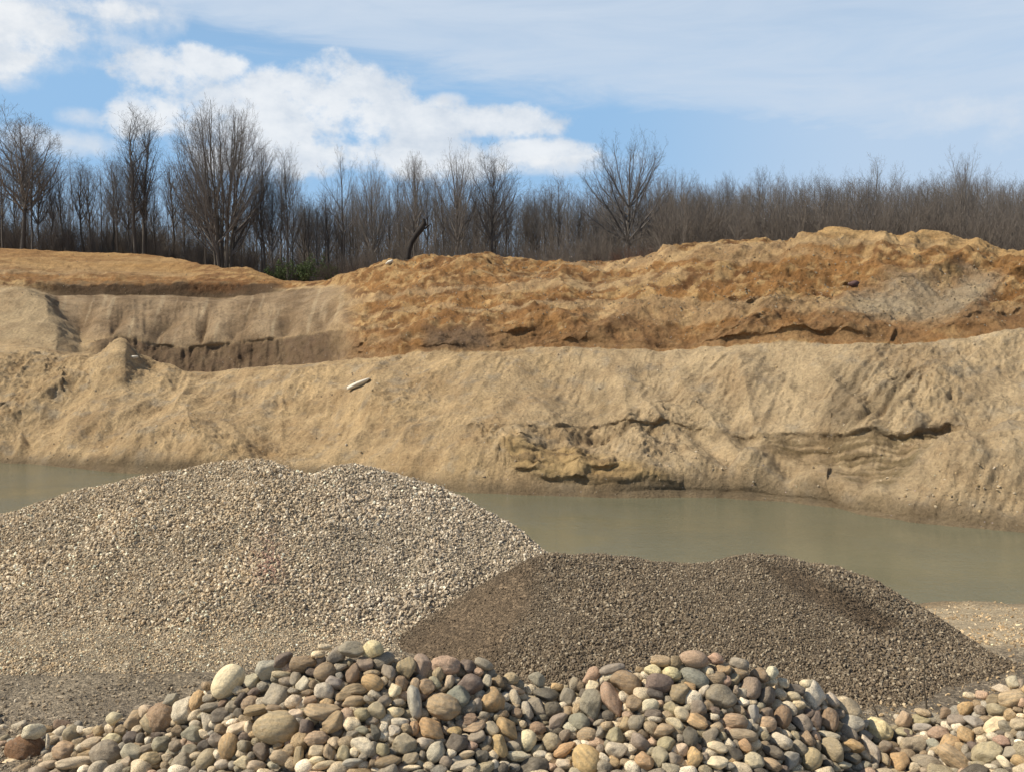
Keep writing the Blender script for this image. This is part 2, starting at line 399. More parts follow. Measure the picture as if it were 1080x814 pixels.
    # --- ledges: (polyline, overhang m, fade above px, recess below px)
    LED = [([(484,452),(489,458),(505,459),(530,461),(560,459),(573,460),(585,456)], .32, 14, 7),
           ([(576,453),(596,452),(615,452),(629,445),(640,446),(662,452),(690,449),(715,450),(740,450),(760,454),(790,459),(840,457),(891,463),(915,470),(940,466),(964,462),(985,452),(1000,447),(1018,448)], .17, 30, 9),
           ([(655,449),(664,443),(690,428),(718,407),(745,391),(773,375)], .20, 22, 4),
           ([(395,475),(410,464),(422,453),(440,449),(464,447)], .18, 12, 5),
           ([(425,430),(445,423),(478,411),(500,407)], .22, 8, 4),
           ([(383,487),(400,472),(418,460)], .16, 10, 5),
           ([(296,478),(310,470),(333,447)], .28, 10, 5),
           ([(278,434),(302,434)], .22, 8, 4),
           ([(505,464),(515,476),(525,487),(531,502),(545,508),(580,511),(620,513)], .33, 10, 4),
           ([(566,473),(590,482),(615,486),(645,493),(680,508),(700,516)], -.1, 8, 10),
           ([(800,470),(830,478),(870,478),(900,487),(935,480),(965,478)], .14, 9, 5),
           ([(850,492),(880,492),(905,500),(930,505),(955,500)], .12, 8, 5),
           ([(905,514),(930,520),(950,515)], .1, 6, 4),
           ([(0,436),(10,430),(22,422)], .3, 8, 4),
           ([(25,399),(50,399)], .3, 6, 4),
           ([(352,352),(362,358),(380,366),(392,352),(405,348)], .6, 16, 9),
           ([(450,362),(480,366),(520,364)], .18, 10, 5),
           ([(590,366),(620,362),(626,350)], .25, 12, 6),
           ([(640,342),(700,338),(748,340)], .22, 12, 7),
           ([(480,340),(520,338),(560,345)], .15, 10, 5),
           ([(560,300),(600,303),(660,298),(740,308)], .15, 12, 6),
           ([(430,300),(470,306),(530,300)], .12, 10, 6),
           ([(780,322),(805,318),(825,326)], .5, 10, 8),
           ([(880,300),(895,302),(905,300)], .5, 8, 7),
           ([(880,333),(930,335),(990,335),(1030,338)], .2, 10, 6),
           ([(1000,350),(1025,340),(1050,335),(1080,330)], .4, 10, 5),
           ([(930,370),(938,360),(945,352)], .35, 8, 5),
           ([(930,396),(950,402),(975,394)], .25, 8, 8)]
    ledge_band = np.zeros_like(Z)
    wob = 5.0*fbm(px2*.035, py2*.03, 0, 5, .6)
    for pts, a, upx, rec in LED:
        q = np.array(pts, float)
        yl = np.interp(px2, q[:, 0], q[:, 1])+wob
        inx = sst(q[0, 0]-3, q[0, 0]+6, px2)*(1-sst(q[-1, 0]-6, q[-1, 0]+3, px2))
        tt = py2-yl
        amp = .85*a*np.clip(.45+1.9*fbm(px2*.05, py2*.04, a*9, 4, .6), 0, 1.5); rec = rec*np.clip(1+1.1*fbm(px2*.07, 4.4, a*5, 3), .3, 2.2)
        up_ = np.exp(np.clip(tt/upx, -8, 0)); dn_ = -np.clip(1-tt/(rec*2.0), 0, 1)**.7
        k_ = sst(-2.0, 4.0, tt); prof = up_*(1-k_)*(tt < 5)+.45*dn_*k_
        prof = np.where((tt > -80) & (tt < 60), prof, 0)
        dy -= inx*amp*prof*near
        ledge_band = np.maximum(ledge_band, inx*sst(-1.0, 1.5, tt)*(1-sst(.4*rec, 1.5*rec, tt))*np.clip(amp/.25, 0, 1))
    # strata inside the recessed bed under the long ledge
    bed = poly_in(px2, py2, [(795,466),(850,470),(900,470),(960,466),(985,458),(1000,462),(965,500),(940,520),(905,518),(880,495),(820,485)], 8)
    st = fbm(px2*.016, py2*.20+1.3*noise(px2*.018, py2*.02, 5), 8.0, 3, .6)
    dy -= bed*(.24*st+.10*fbm(px2*.05, py2*.3, 2, 3)-.22)
    gold = poly_in(px2, py2, [(548,466),(590,474),(640,489),(715,517),(650,517),(575,509),(545,502),(530,482)], 6)
    dy -= gold*(.16*noise(px2*.02, py2*.3, 2.0)+.35*sst(480, 500, py2))
    dn += gold*.22*fbm(X*2, Y*2, Z*2, 3)
    # diagonal slumps
    dg = (px2+1.15*py2)
    slump = poly_in(px2, py2, [(690,440),(730,378),(800,372),(815,395),(760,450)], 14)
    dn += slump*.22*fbm(dg*.055, (py2-px2*.5)*.012, 1, 3, .6, True)
    strk = poly_in(px2, py2, [(855,455),(875,385),(930,380),(1000,400),(985,450),(940,465),(900,460)], 12)
    dn += strk*.30*fbm((px2*.9+py2*.75)*.075, (py2-px2)*.010, 4, 3, .6, True)
    # talus cones
    for ax, ay, hw, by, a in [(130,361,1.05,425,1.1),(24,455,.5,492,.5)]:
        hwid = np.clip((py2-ay), 0, None)*hw
        hwid = hwid*(1+.35*fbm(px2*.06, py2*.06, ax, 3)); m = np.clip(1-np.abs(px2-ax)/(hwid+1e-3), 0, 1)*(py2 > ay)*(v < 2.02)*(v > .9)
        dn += a*m**.9*sst(ay, ay+14, py2)*(1-sst(ay+.45*(by-ay), by, py2))
    # broad spurs and gullies of loose sand running down to the water
    lowf = sst(1.02, 1.25, v)*(1-sst(1.80, 2.0, v))
    sd_ = px2*.75+py2*.66                                       # left half: spurs lean down to the left
    spur = noise(sd_*.014+.5*noise(px2*.008, py2*.008, 1), (py2-px2)*.0022, 2.0)
    spur2 = noise(sd_*.034+.6*noise(px2*.02, py2*.02, 4), (py2-px2)*.006, 5.0)
    lm = 1-sst(480, 640, px2)
    dn += lowf*lm*(.95*(.5-np.abs(spur)*1.5)+.38*(.4-np.abs(spur2)*1.3))
    spur3 = noise(px2*.017-(py2-450)*.010+.5*noise(px2*.01, py2*.01, 3), py2*.004, 7.0)
    dn += lowf*(1-lm)*.55*(.4-np.abs(spur3)*1.3)*(1-.6*sst(980, 1030, px2))
    dn += low*.5*noise(px2*.010, py2*.016, 12.0)
    for pts, a, wd in (([(155,427),(110,452),(51,486)], .55, 26), ([(67,415),(30,440),(-10,462)], .5, 24), ([(176,404),(200,450),(214,500)], .45, 26), ([(250,395),(330,405),(420,440)], .35, 22)):
        q = np.array(pts, float); best = np.full(Z.shape, 1e9)
        for (x0, y0), (x1, y1) in zip(q[:-1], q[1:]):
            ex, ey = x1-x0, y1-y0; t_ = np.clip(((px2-x0)*ex+(py2-y0)*ey)/(ex*ex+ey*ey), 0, 1)
            best = np.minimum(best, np.hypot(px2-x0-t_*ex, py2-y0-t_*ey))
        dn += low*a*np.clip(1-best/wd, 0, 1)**1.2
    # talus heaps fallen against the foot of the cut, each a fan of loose sand
    heap = np.zeros_like(Z); hr = np.random.default_rng(77)
    HP = [(795,474,1.0,529,1.3),(868,489,1.7,532,1.2),(672,456,2.6,524,1.0),(735,470,1.5,524,.8),(620,488,2.2,523,.5),(925,508,1.5,540,.9),(838,505,1.2,529,.8),(700,492,1.4,523,.6),(762,492,1.2,524,.7),(1010,452,1.3,552,.9),(1060,440,1.0,557,.5)]
    for k in range(16): HP.append((hr.uniform(80, 600), hr.uniform(440, 484), hr.uniform(.9, 1.6), 522, hr.uniform(.25, .5)))
    for ax, ay, hw, by, a in HP:
        wv = 5*noise(py2*.05, ax, 1.0)
        hwid = (4+np.clip(py2-ay, 0, None)*1.25*hw)*(1+.35*noise(px2*.05, py2*.04, ax))
        m = np.abs(px2-ax-wv)/(hwid+1e-3); m = np.clip(1-(np.sqrt(m*m+.05)-.2236)/.801, 0, 1)*(py2 > ay-4)*(v > .9)*(v < 2.0)
        m = m*m/(m+.10)*1.1
        heap = np.maximum(heap, a*m*sst(ay-4, ay+26, py2)*(1-.7*sst(ay+.5*(by-ay), by+4, py2)))
    dn += heap
    # the layered hollow under the long ledge
    wo2 = 3.5*fbm(px2*.11, py2*.08, 6, 3)
    hol = poly_in(px2+1.0*wob+wo2, py2+1.1*wob+wo2, [(742,456),(790,462),(850,461),(900,466),(960,461),(1000,449),(1012,455),(985,480),(955,512),(925,520),(900,508),(862,486),(835,500),(822,492),(800,474),(780,480),(765,470)], 5)
    hol2 = poly_in(px2+.6*wob, py2+.6*wob, [(588,457),(630,446),(665,452),(705,450),(740,455),(735,461),(690,460),(640,467),(608,467)], 3.0)
    hm = 1-sst(.2, .6, heap)
    def blur(a, k=3):
        for ax in (0, 1):
            a = sum(np.roll(a, i, ax) for i in range(-k, k+1))/(2*k+1)
        return a
    heap_s = blur(heap); dn += heap_s-heap; hm = blur(hm); hol = blur(hol, 2)
    dy += near*hol*(.30+.26*sst(800, 930, px2))*hm*(1-.85*sst(470, 510, py2))+near*hol2*.38*hm
    # block of bedded ochre sand standing out at the waterline
    dy -= near*gold*.55*sst(-.6, .3, noise(px2*.03, py2*.12, 9.0))
    # row of fallen clods left of it
    cb = poly_in(px2, py2, [(500,459),(525,462),(545,500),(535,508),(515,482)], 5)
    dn += cb*.5*np.clip(fbm(px2*.16, py2*.16, 3, 2)+.1, 0, 1)
    # the bench scarp is a hollow undercut below the fans
    dy += scarp*.45*sst(105, 150, px2)*(1-sst(270, 362, px2))*(1+.5*noise(px2*.03, 1, 1))
    dn += scarp*.35*fbm(px2*.09, py2*.05, 6, 4, .6)
    # damp toe at the waterline: small wave-cut step
    dy += .25*sst(1.0, 1.03, v)*(1-sst(1.03, 1.16, v))*near
    far = v > 9.2
    dn = np.where(far, .25*fbm(X*.1, Y*.1, 0, 3), dn)
    P2 = P+N*dn[..., None]; P2[..., 1] += dy
    P2[..., 0] += dy*(X/np.maximum(Y, 1))
    # -------- what the ground is made of
    n1 = fbm(X*.22, Y*.22, Z*.4, 5, .6); n2 = fbm(X*.8+9, Y*.8, Z*1.2, 4, .6)
    ns = noise(X*.03, Y*.03, Z*1.1+.8*n1)                                     # bedding
    def c3(*c): return np.array(c, float)
    def mixc(A, B, m): return A*(1-m[..., None])+B*m[..., None]
    tan = c3(.468,.334,.182); gtan = c3(.455,.346,.210); gold_c = c3(.440,.310,.160)
    org = c3(.285,.148,.052); dorg = c3(.165,.082,.031); porg = c3(.470,.310,.140); brn = c3(.150,.098,.058); red = c3(.165,.112,.064)
    gry = c3(.330,.280,.205); oliv = c3(.215,.165,.080); drk = c3(.100,.060,.030); damp = c3(.150,.112,.066)
    colr = np.ones(P.shape)*tan
    colr = mixc(colr, np.ones(P.shape)*gtan, sst(420, 760, px2)*.8)
    colr = mixc(colr, np.ones(P.shape)*gold_c, np.clip(.5*sst(-.1, .5, n1)*(1-sst(500, 700, px2)), 0, 1))
    colr = mixc(colr, np.ones(P.shape)*gry, np.clip(.6*sst(0, .5, n2-.2*n1), 0, 1))
    o = orange*sst(-.1, .1, orange-.5+.25*n2)
    oc = mixc(np.ones(P.shape)*org, np.ones(P.shape)*dorg, sst(-.08, .30, n1+.4*ns+.35*n2))
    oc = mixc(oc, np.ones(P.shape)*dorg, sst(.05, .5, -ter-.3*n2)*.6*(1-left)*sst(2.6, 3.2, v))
    oc = mixc(oc, np.ones(P.shape)*porg, sst(.0, .35, -n2+.5*n1+.35*(rg2-.3))*.8)
    oc = mixc(oc, np.ones(P.shape)*tan, sst(.1, .4, ns-.3*n2)*.55)
    oc = mixc(oc, np.ones(P.shape)*porg, sst(820, 880, px2)*sst(6.4, 7.4, v+.8*n2)*.75)
    oc = mixc(oc, np.ones(P.shape)*c3(.40,.245,.100), left*sst(7.1, 7.5, v)*.75)
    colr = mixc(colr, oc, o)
    gp = poly_in(px2+14*n2+10*n1, py2+9*n1+7*n2, [(878,338),(905,318),(940,300),(1000,298),(1030,288),(1052,292),(1045,318),(1020,342),(950,340)], 15)
    colr = mixc(colr, np.ones(P.shape)*c3(.345,.285,.195), np.clip(gp+.5*n2*gp, 0, 1)*.8)
    bb = sst(2.0, 2.3, v)*(1-sst(3.6, 4.2, v))*(1-left)*sst(.0, .35, n1+.35)
    colr = mixc(colr, np.ones(P.shape)*c3(.235,.135,.062), bb*.75)
    bd = poly_in(px2, py2, [(450,348),(510,345),(520,368),(450,372)], 6)
    colr = mixc(colr, np.ones(P.shape)*brn, bd*.85)
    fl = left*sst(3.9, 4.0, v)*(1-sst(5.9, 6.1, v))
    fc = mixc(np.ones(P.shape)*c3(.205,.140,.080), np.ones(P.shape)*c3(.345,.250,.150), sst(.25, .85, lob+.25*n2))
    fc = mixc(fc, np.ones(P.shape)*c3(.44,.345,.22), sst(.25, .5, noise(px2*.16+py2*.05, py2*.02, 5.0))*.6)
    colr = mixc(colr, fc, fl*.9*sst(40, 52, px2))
    mnd = poly_in(px2+6*n2, py2+5*n1, [(-700,300),(35,302),(52,316),(64,332),(90,362),(60,366),(0,362),(-700,360)], 8)*(v < 6)
    colr = mixc(colr, mixc(np.ones(P.shape)*c3(.435,.325,.190), np.ones(P.shape)*c3(.33,.24,.14), sst(.0, .45, fbm((px2+py2)*.03, (py2-px2)*.008, 2, 3))), mnd*.9)
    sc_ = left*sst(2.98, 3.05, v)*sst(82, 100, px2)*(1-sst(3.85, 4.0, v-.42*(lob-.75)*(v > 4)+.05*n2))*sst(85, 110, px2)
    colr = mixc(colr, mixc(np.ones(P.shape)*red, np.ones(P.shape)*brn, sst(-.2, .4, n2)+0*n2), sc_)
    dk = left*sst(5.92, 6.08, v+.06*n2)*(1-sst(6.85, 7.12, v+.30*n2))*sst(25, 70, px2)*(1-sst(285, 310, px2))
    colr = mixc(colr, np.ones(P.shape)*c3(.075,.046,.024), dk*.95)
    stk = left*sst(7.0, 7.1, v)*(1-sst(7.9, 8.1, v))*sst(.12, .42, noise(px2*.007, py2*.31+.8*noise(px2*.01, 0, 2), 4.37)+.25*n2)
    colr = mixc(colr, np.ones(P.shape)*c3(.255,.135,.052), stk*.55)
    gl = poly_in(px2, py2, [(185,272),(240,282),(262,284),(258,306),(200,308),(215,292)], 7)
    colr = mixc(colr, np.ones(P.shape)*c3(.19,.09,.035), gl*.7*sst(-.3, .2, n2))
    colr = mixc(colr, np.ones(P.shape)*oliv, bed*sst(-.25, .20, st+.3*n2)*.92)
    colr = mixc(colr, np.ones(P.shape)*c3(.135,.100,.048), bed*sst(.12, .40, st-.2*n2)*.8)
    colr = mixc(colr, mixc(np.ones(P.shape)*c3(.44,.305,.140), np.ones(P.shape)*c3(.23,.158,.075), sst(.0, .35, noise(px2*.02-.1*py2, py2*.22, 3.0)+.3*n2)), gold*.85*sst(470, 486, py2))
    colr = mixc(colr, np.ones(P.shape)*c3(.205,.155,.092), strk*.75*sst(.0, .5, fbm((px2*.9+py2*.75)*.05, (py2-px2)*.006, 4.5, 3)+.12))
    st2 = poly_in(px2, py2, [(862,452),(885,400),(905,388),(915,395),(895,455)], 10)
    colr = mixc(colr, np.ones(P.shape)*c3(.190,.145,.090), st2*.7)
    colr = mixc(colr, np.ones(P.shape)*c3(.225,.172,.098), bump(px2, py2, 640, 430, 30, 22)*.55*sst(-.3, .3, fbm(px2*.1, py2*.02, 2, 3)))
    colr = mixc(colr, np.ones(P.shape)*c3(.215,.155,.085), np.clip(ledge_band*(.6+.9*n2)+.9*np.maximum(hol2, hol)*hm*sst(-.35, .25, n2+.5*st), 0, 1)*.8*(1-.5*orange))  # darker brown just below the ledge lips and inside the hollows
    dm = sst(1.09, 1.0, v+.03*n2)+(v < 1)
    colr = mixc(colr, np.ones(P.shape)*damp, np.clip(dm, 0, 1)*.85)
    litter = sst(9.3, 10, v)
    colr = mixc(colr, np.ones(P.shape)*c3(.105,.078,.050), litter)
    gr = poly_in(px2, py2, [(200,285),(340,292),(370,290),(360,280),(200,270)], 10)*sst(8.9, 9.2, v)
    colr = mixc(colr, np.ones(P.shape)*c3(.075,.095,.035), gr*.7)
    colr = np.clip(colr, .01, .9)
    nr, nc = Z.shape
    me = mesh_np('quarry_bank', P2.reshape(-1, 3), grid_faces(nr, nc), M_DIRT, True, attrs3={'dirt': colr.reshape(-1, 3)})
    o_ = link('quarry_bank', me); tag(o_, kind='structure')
    return P2, v
BANKP, BANKV = build_bank()

# pond
def plane_grid(name, x0, x1, y0, y1, z, mat):
    V = np.array([(x0, y0, z), (x1, y0, z), (x1, y1, z), (x0, y1, z)]); me = mesh_np(name, V, np.array([[0, 1, 2, 3]]), mat)
    return tag(link(name, me), kind='structure')
plane_grid('pond_water', -170, 170, 15, 75, WATER_Z, M_WATER)

# ------------------------------------------------------------------ cobble pile surface (used by ground and stones)
CREST = np.array([(-200,812),(-80,806),(0,798),(60,788),(100,772),(130,762),(170,750),(200,738),(230,724),(270,713),(300,702),(330,696),(400,692),
    (440,699),(480,701),(520,709),(560,723),(600,723),(640,713),(680,703),(720,699),(760,702),(800,710),(840,724),(880,740),(910,757),(940,765),
    (980,760),(1010,747),(1040,737),(1080,724),(1160,716),(1300,716)], float)
def crest_y(px): return np.interp(px, CREST[:, 0], CREST[:, 1])
def crest_d(px):
    y = crest_y(px); return 9.35-np.clip((798-y)/106, -.2, 1)*1.0
def front_pt(px):
    """d, z at the photo's lower edge (y = 840)"""
    y = crest_y(px); t = np.clip((798-y)/106, -.1, 1)
    d = 8.45-t*1.1
    return d, CAMZ+slope(px, 840)[1]*d
def pile_point(px, py):
    sx, sz = slope(px, py)
    dc = crest_d(px); zc = CAMZ+slope(px, crest_y(px))[1]*dc
    df, zf = front_pt(px)
    s = (zc-zf)/np.maximum(dc-df, .2)
    d = (zf-s*df-CAMZ)/(sz-s)
    d = np.where(py < crest_y(px), dc, d)
    return sx*d, d, CAMZ+sz*d
def pile_height(x, y):
    """height of the cobble pile core at world x, y (metres)"""
    y = np.asarray(y, float); px = CX+F*np.asarray(x, float)/np.maximum(y, 1.0)
    dc = crest_d(px); zc = CAMZ+slope(px, crest_y(px))[1]*dc
    df, zf = front_pt(px); s = (zc-zf)/np.maximum(dc-df, .2)
    h = np.where(y < dc, zc-s*(dc-y), zc-.75*(y-dc))
    h = np.where(y < df, zf-.12*(df-y), h)
    return np.where((y > 3.2) & (px > -260) & (px < 1360), h, -9)
def base_ground(x, y):
    z = np.where(y > 12.5, -(y-12.5)*.222, 0.0)
    z = np.where(y > 30, z-.05*(y-30), z)
    return z
def build_ground():
    px = np.concatenate([np.arange(-3000,-300,150), np.arange(-300,1400,4.0), np.arange(1400,4200,150)]).astype(float)
    d = np.concatenate([np.arange(-30,1,5.0), np.arange(1,7,.35), np.arange(7,15,.05), np.arange(15,31,.2), np.arange(31,45,2.0)])
    D, PX = np.meshgrid(d, px, indexing='ij')
    dd = np.maximum(D, 3.0); X = (PX-CX)/F*np.where(D > 3, dd, 3.0+(3-D)*.8); Y = D+0
    Z = base_ground(X, Y)
    Z = Z+.06*fbm(X*.5, Y*.5, 0, 4)+.015*fbm(X*4, Y*4, 0, 3)
    shore = sst(17, 26, Y); Z = Z+shore*.35*fbm(X*.35, Y*.35, 4, 3)
    Z = np.maximum(Z, pile_height(X, Y)-.10)
    n1 = fbm(X*.4, Y*.4, 3, 4, .6); n2 = fbm(X*2, Y*2, 3, 3, .6)
    base = np.ones(Z.shape+(3,))*np.array([.170,.138,.098])
    def mix(c, m):
        nonlocal base
        base = base*(1-m[..., None])+np.array(c)*m[..., None]
    mix((.21,.172,.120), sst(0, .5, n1)); mix((.15,.125,.095), sst(.1, .5, n2)*.6)
    mix((.36,.29,.19), sst(11.8, 13.5, Y+.4*n1)*sst(1.5, 3.0, X))
    mix((.20,.150,.09), sst(23.5, 25.6, Y+.5*n1))
    mix((.19,.16,.12), sst(-.02, .1, pile_height(X, Y)-.13-base_ground(X, Y)))
    me = mesh_np('gravel_ground', np.stack([X, Y, Z], -1).reshape(-1, 3), grid_faces(*Z.shape), M_GROUND, True, attrs3={'dirt': base.reshape(-1, 3)})
    tag(link('gravel_ground', me), kind='structure')
build_ground()

# ------------------------------------------------------------------ gravel piles
def ico(sub):
    import bmesh
    bm = bmesh.new(); bmesh.ops.create_icosphere(bm, subdivisions=sub, radius=1.0)
    V = np.array([v.co[:] for v in bm.verts]); Fc = np.array([[v.index for v in f.verts] for f in bm.faces]); bm.free()
    return V, Fc
ICO1 = ico(1)
def crushed_shapes(k, rng):
    out = []
    for i in range(k):
        V, Fc = ICO1
        V = V*(1+.28*rng.normal(size=(len(V), 1)).clip(-1.4, 1.4))
        V = V*np.array([1.0, rng.uniform(.6, .95), rng.uniform(.45, .8)])
        out.append(V)
    return out
def rand_rot(n, rng):
    q = rng.normal(size=(n, 4)); q /= np.linalg.norm(q, axis=1)[:, None]
    w, x, y, z = q.T
    return np.stack([np.stack([1-2*(y*y+z*z), 2*(x*y-z*w), 2*(x*z+y*w)], -1), np.stack([2*(x*y+z*w), 1-2*(x*x+z*z), 2*(y*z-x*w)], -1),
                     np.stack([2*(x*z-y*w), 2*(y*z+x*w), 1-2*(x*x+y*y)], -1)], 1)
def scatter_mesh(name, pos, size, colr, rng, mat):
    sh = np.array(crushed_shapes(14, rng)); n = len(pos)
    pick = rng.integers(0, len(sh), n)
    V = np.einsum('nij,nkj->nki', rand_rot(n, rng), sh[pick]*size[:, None, None])+pos[:, None, :]
    nv = V.shape[1]; Fc = ICO1[1][None]+(np.arange(n)*nv)[:, None, None]
    cc = np.repeat(colr, nv, 0)
    return mesh_np(name, V.reshape(-1, 3), Fc.reshape(-1, 3), mat, False, attrs3={'dirt': cc})
def fan_surface(rows, px, nsub, nz):
    key = [at_row(r, px) if isinstance(r, list) else r for r in rows]
    P = []
    for i, n in enumerate(nsub):
        for q in np.arange(n)/n: P.append(key[i]*(1-q)+key[i+1]*q)
    P.append(key[-1]); P = np.array(P)
    for _ in range(6):
        Q = P.copy(); Q[1:-1] = .25*P[:-2]+.5*P[1:-1]+.25*P[2:]
        Q[:, 1:-1] = .25*Q[:, :-2]+.5*Q[:, 1:-1]+.25*Q[:, 2:]; P = Q
    P[..., 2] += nz*fbm(P[..., 0]*.7, P[..., 1]*.7, 1.3, 4)+nz*.35*fbm(P[..., 0]*3, P[..., 1]*3, 1.3, 3)
    return P
def zrow(px, d, z):
    sx = slope(px, 370)[0]; d = np.asarray(d, float)+0*sx
    return np.stack([sx*d, d, np.asarray(z, float)+0*sx], -1)
PALE = np.array((1.40, 1.32, 1.22))*(lambda a: a*.78+.22*a.mean(0))(np.array([(.34,.28,.195),(.43,.37,.27),(.27,.22,.15),(.50,.44,.335),(.20,.16,.11),(.37,.295,.195),(.33,.285,.22),(.64,.59,.48),(.14,.11,.078),(.30,.23,.145),(.24,.20,.145)]))
DARK = np.array((1.05, 1.02, 1.0))*(lambda a: a*.80+.20*a.mean(0))(np.array([(.155,.120,.080),(.20,.160,.110),(.115,.088,.060),(.26,.215,.150),(.18,.142,.095),(.09,.070,.050),(.40,.345,.25),(.15,.125,.095),(.22,.170,.110),(.12,.092,.06)]))
def rows_sample(P, count, rng, front_only_rows):
    """points spread evenly by area over the grid surface P[:rows]"""
    G = P[:front_only_rows]
    a = G[:-1, :-1]; b = G[:-1, 1:]; c = G[1:, :-1]
    ar = np.linalg.norm(np.cross(b-a, c-a), axis=-1); p = (ar/ar.sum()).ravel()
    idx = rng.choice(len(p), count, p=p); i, j = np.unravel_index(idx, ar.shape)
    u, w = rng.random(count), rng.random(count)
    q = (G[i, j]*((1-u)*(1-w))[:, None]+G[i, j+1]*(u*(1-w))[:, None]+G[i+1, j]*((1-u)*w)[:, None]+G[i+1, j+1]*(u*w)[:, None])
    return q, ar.sum()
def gravel_pile(label, rows, px, nsub, nz, vis, count, smin, smax, pal, core_col, seed, fine=None):
    rng = np.random.default_rng(seed)
    P = fan_surface(rows, px, nsub, nz)
    qx, qy = project(P[..., 0], P[..., 1], P[..., 2])
    base = np.ones(P.shape)*np.array(core_col)
    if fine is not None:
        m = fine(qx, qy); base = base*(1-m[..., None])+np.array((.135,.098,.062))*m[..., None]
    me = mesh_np('gravel_pile', P.reshape(-1, 3), grid_faces(P.shape[0], P.shape[1]), M_GROUND, True, attrs3={'dirt': base.reshape(-1, 3)})
    o = tag(link('gravel_pile', me), label, 'gravel pile')
    q, area = rows_sample(P, count, rng, vis)
    sx, sy = project(q[:, 0], q[:, 1], q[:, 2])
    size = smin+(smax-smin)*rng.random(count)**2.4
    seg_ = sst(-.15, .35, fbm(q[:, 0]*.55+3, q[:, 1]*.55, q[:, 2]*.9, 4))             # coarse and fine runs
    size = size*(.78+.40*seg_)
    ap = sst(650, 668, sy+8*fbm(sx*.02, sy*.02, 1, 3))*(seed == 11)        # finer apron at the foot
    size = size*(1-.38*ap)
    patch = fbm(q[:, 0]*.8, q[:, 1]*.8, q[:, 2]*.8, 4)
    c = pal[rng.integers(0, len(pal), count)]*rng.uniform(.8, 1.2, (count, 1))*(1+.22*patch[:, None])
    if seed == 11:
        gm = sst(250, 420, sx)[:, None]; c = c*(1-.3*gm)+.3*gm*c.mean(1)[:, None]*np.array((1.10, 1.0, .86))
        m = bump(sx, sy, 283, 592, 16, 26)*(rng.random(count) < .5); c = c*(1-m[:, None])+np.array((.40,.245,.18))*m[:, None]
        c = c*(1+(.22*np.array((1.1, 1.0, .8)))*ap[:, None])
    keep = np.ones(count, bool)
    if fine is not None:
        m = fine(sx, sy); keep = rng.random(count) > .25*m; c = c*(1-.85*m[:, None])+np.array((.122,.088,.056))*.85*m[:, None]*rng.uniform(.7, 1.35, (count, 1))
        size = size*(1-.50*m*(rng.random(count) > .06))
        mb = poly_in(sx, sy+4*fbm(sx*.03, sy*.03, 3, 3), [(800,594),(850,604),(900,628),(950,657),(932,670),(870,640),(830,618)], 5); c = c*(1-.38*mb[:, None])
    q[:, 2] += size*rng.uniform(-.25, .75, count)
    s = link('loose_gravel', scatter_mesh('loose_gravel', q[keep], size[keep], np.clip(c[keep], .02, .85), rng, M_GRAVEL), o)
    s['kind'] = 'stuff'
    return o
LB = [(-260,716,0),(0,712,0),(100,713,0),(200,708,0),(300,700,0),(420,690,0),(520,684,0),(640,684,0),(760,690,0)]
LB = [(p, y, CAMZ/(-slope(p, y)[1])) for p, y, _ in LB]
LA = [(-260,690,12.5),(0,664,12.55),(100,662,12.6),(200,660,12.6),(300,660,12.8),(420,660,13.2),(520,655,13.5),(640,672,13.3),(760,690,13)]
LC = [(-260,660,14.0),(-160,612,14.4),(-80,574,14.8),(0,540,15.2),(50,522,15.4),(100,510,15.6),(150,500,15.8),(200,490,16),(235,482,16.1),(265,479.5,16.1),(295,487,16),(318,499,15.8),
      (330,500,15.8),(348,492,15.9),(375,488,16),(420,495,15.9),(460,509,15.7),(500,530,15.4),(540,552,15.1),(575,580,14.7),(620,612,14.3),(680,655,13.7),(760,690,13.2)]
pxl = np.arange(-260, 761, 5.0)
cr = at_row(LC, pxl)
back = cr.copy(); s_ = (cr[:, 1]+ (cr[:, 2]+2.2)/.62)/cr[:, 1]; back[:, 0] *= s_; back[:, 1] *= s_; back[:, 2] = -2.2
top2 = cr.copy(); s_ = (cr[:, 1]+.35)/cr[:, 1]; top2[:, 0] *= s_; top2[:, 1] *= s_; top2[:, 2] -= .12
skl = zrow(pxl, np.interp(pxl, [q[0] for q in LB], [q[2] for q in LB])-.35, -.25)
gravel_pile('tall pile of pale crushed gravel with two rounded peaks on the left', [skl, LB, LA, LC, top2, back], pxl, [4, 14, 46, 4, 20], .13, 70, 120000,
            .013, .038, PALE, (.26,.215,.15), 11)
DB = [(400,675,12.9),(440,690,12.3),(500,722,11.35),(600,746,10.66),(760,754,10.45),(900,756,10.4),(985,742,10.8),(1045,716,11.6),(1085,708,11.85),(1110,708,11.85)]
DC = [(400,674,12.95),(415,671,12.95),(460,645,13.2),(520,610,13.35),(556,590,13.4),(575,583,13.45),(640,585,13.4),(700,590,13.3),(750,589,13.3),(790,581,13.4),
      (830,587,13.3),(880,600,13.2),(930,618,13.0),(975,640,12.8),(1010,663,12.5),(1045,689,12.1),(1085,707,11.9),(1110,707.5,11.9)]
pxd = np.arange(400, 1111, 4.0)
crd = at_row(DC, pxd)
backd = crd.copy(); s_ = (crd[:, 1]+(crd[:, 2]+1.0)/.62)/crd[:, 1]; backd[:, 0] *= s_; backd[:, 1] *= s_; backd[:, 2] = -1.0
topd = crd.copy(); s_ = (crd[:, 1]+.25)/crd[:, 1]; topd[:, 0] *= s_; topd[:, 1] *= s_; topd[:, 2] -= .08
def fine_dark(x, y):
    n = 12*fbm(x*.02, y*.02, 3, 3)
    a = poly_in(x, y+n, [(400,690),(540,588),(570,590),(560,640),(520,700),(470,730)], 16)
    b = poly_in(x, y+.5*n, [(805,596),(850,604),(900,628),(948,656),(930,668),(870,640),(830,618)], 6)
    return np.clip(a*.95+b, 0, 1)
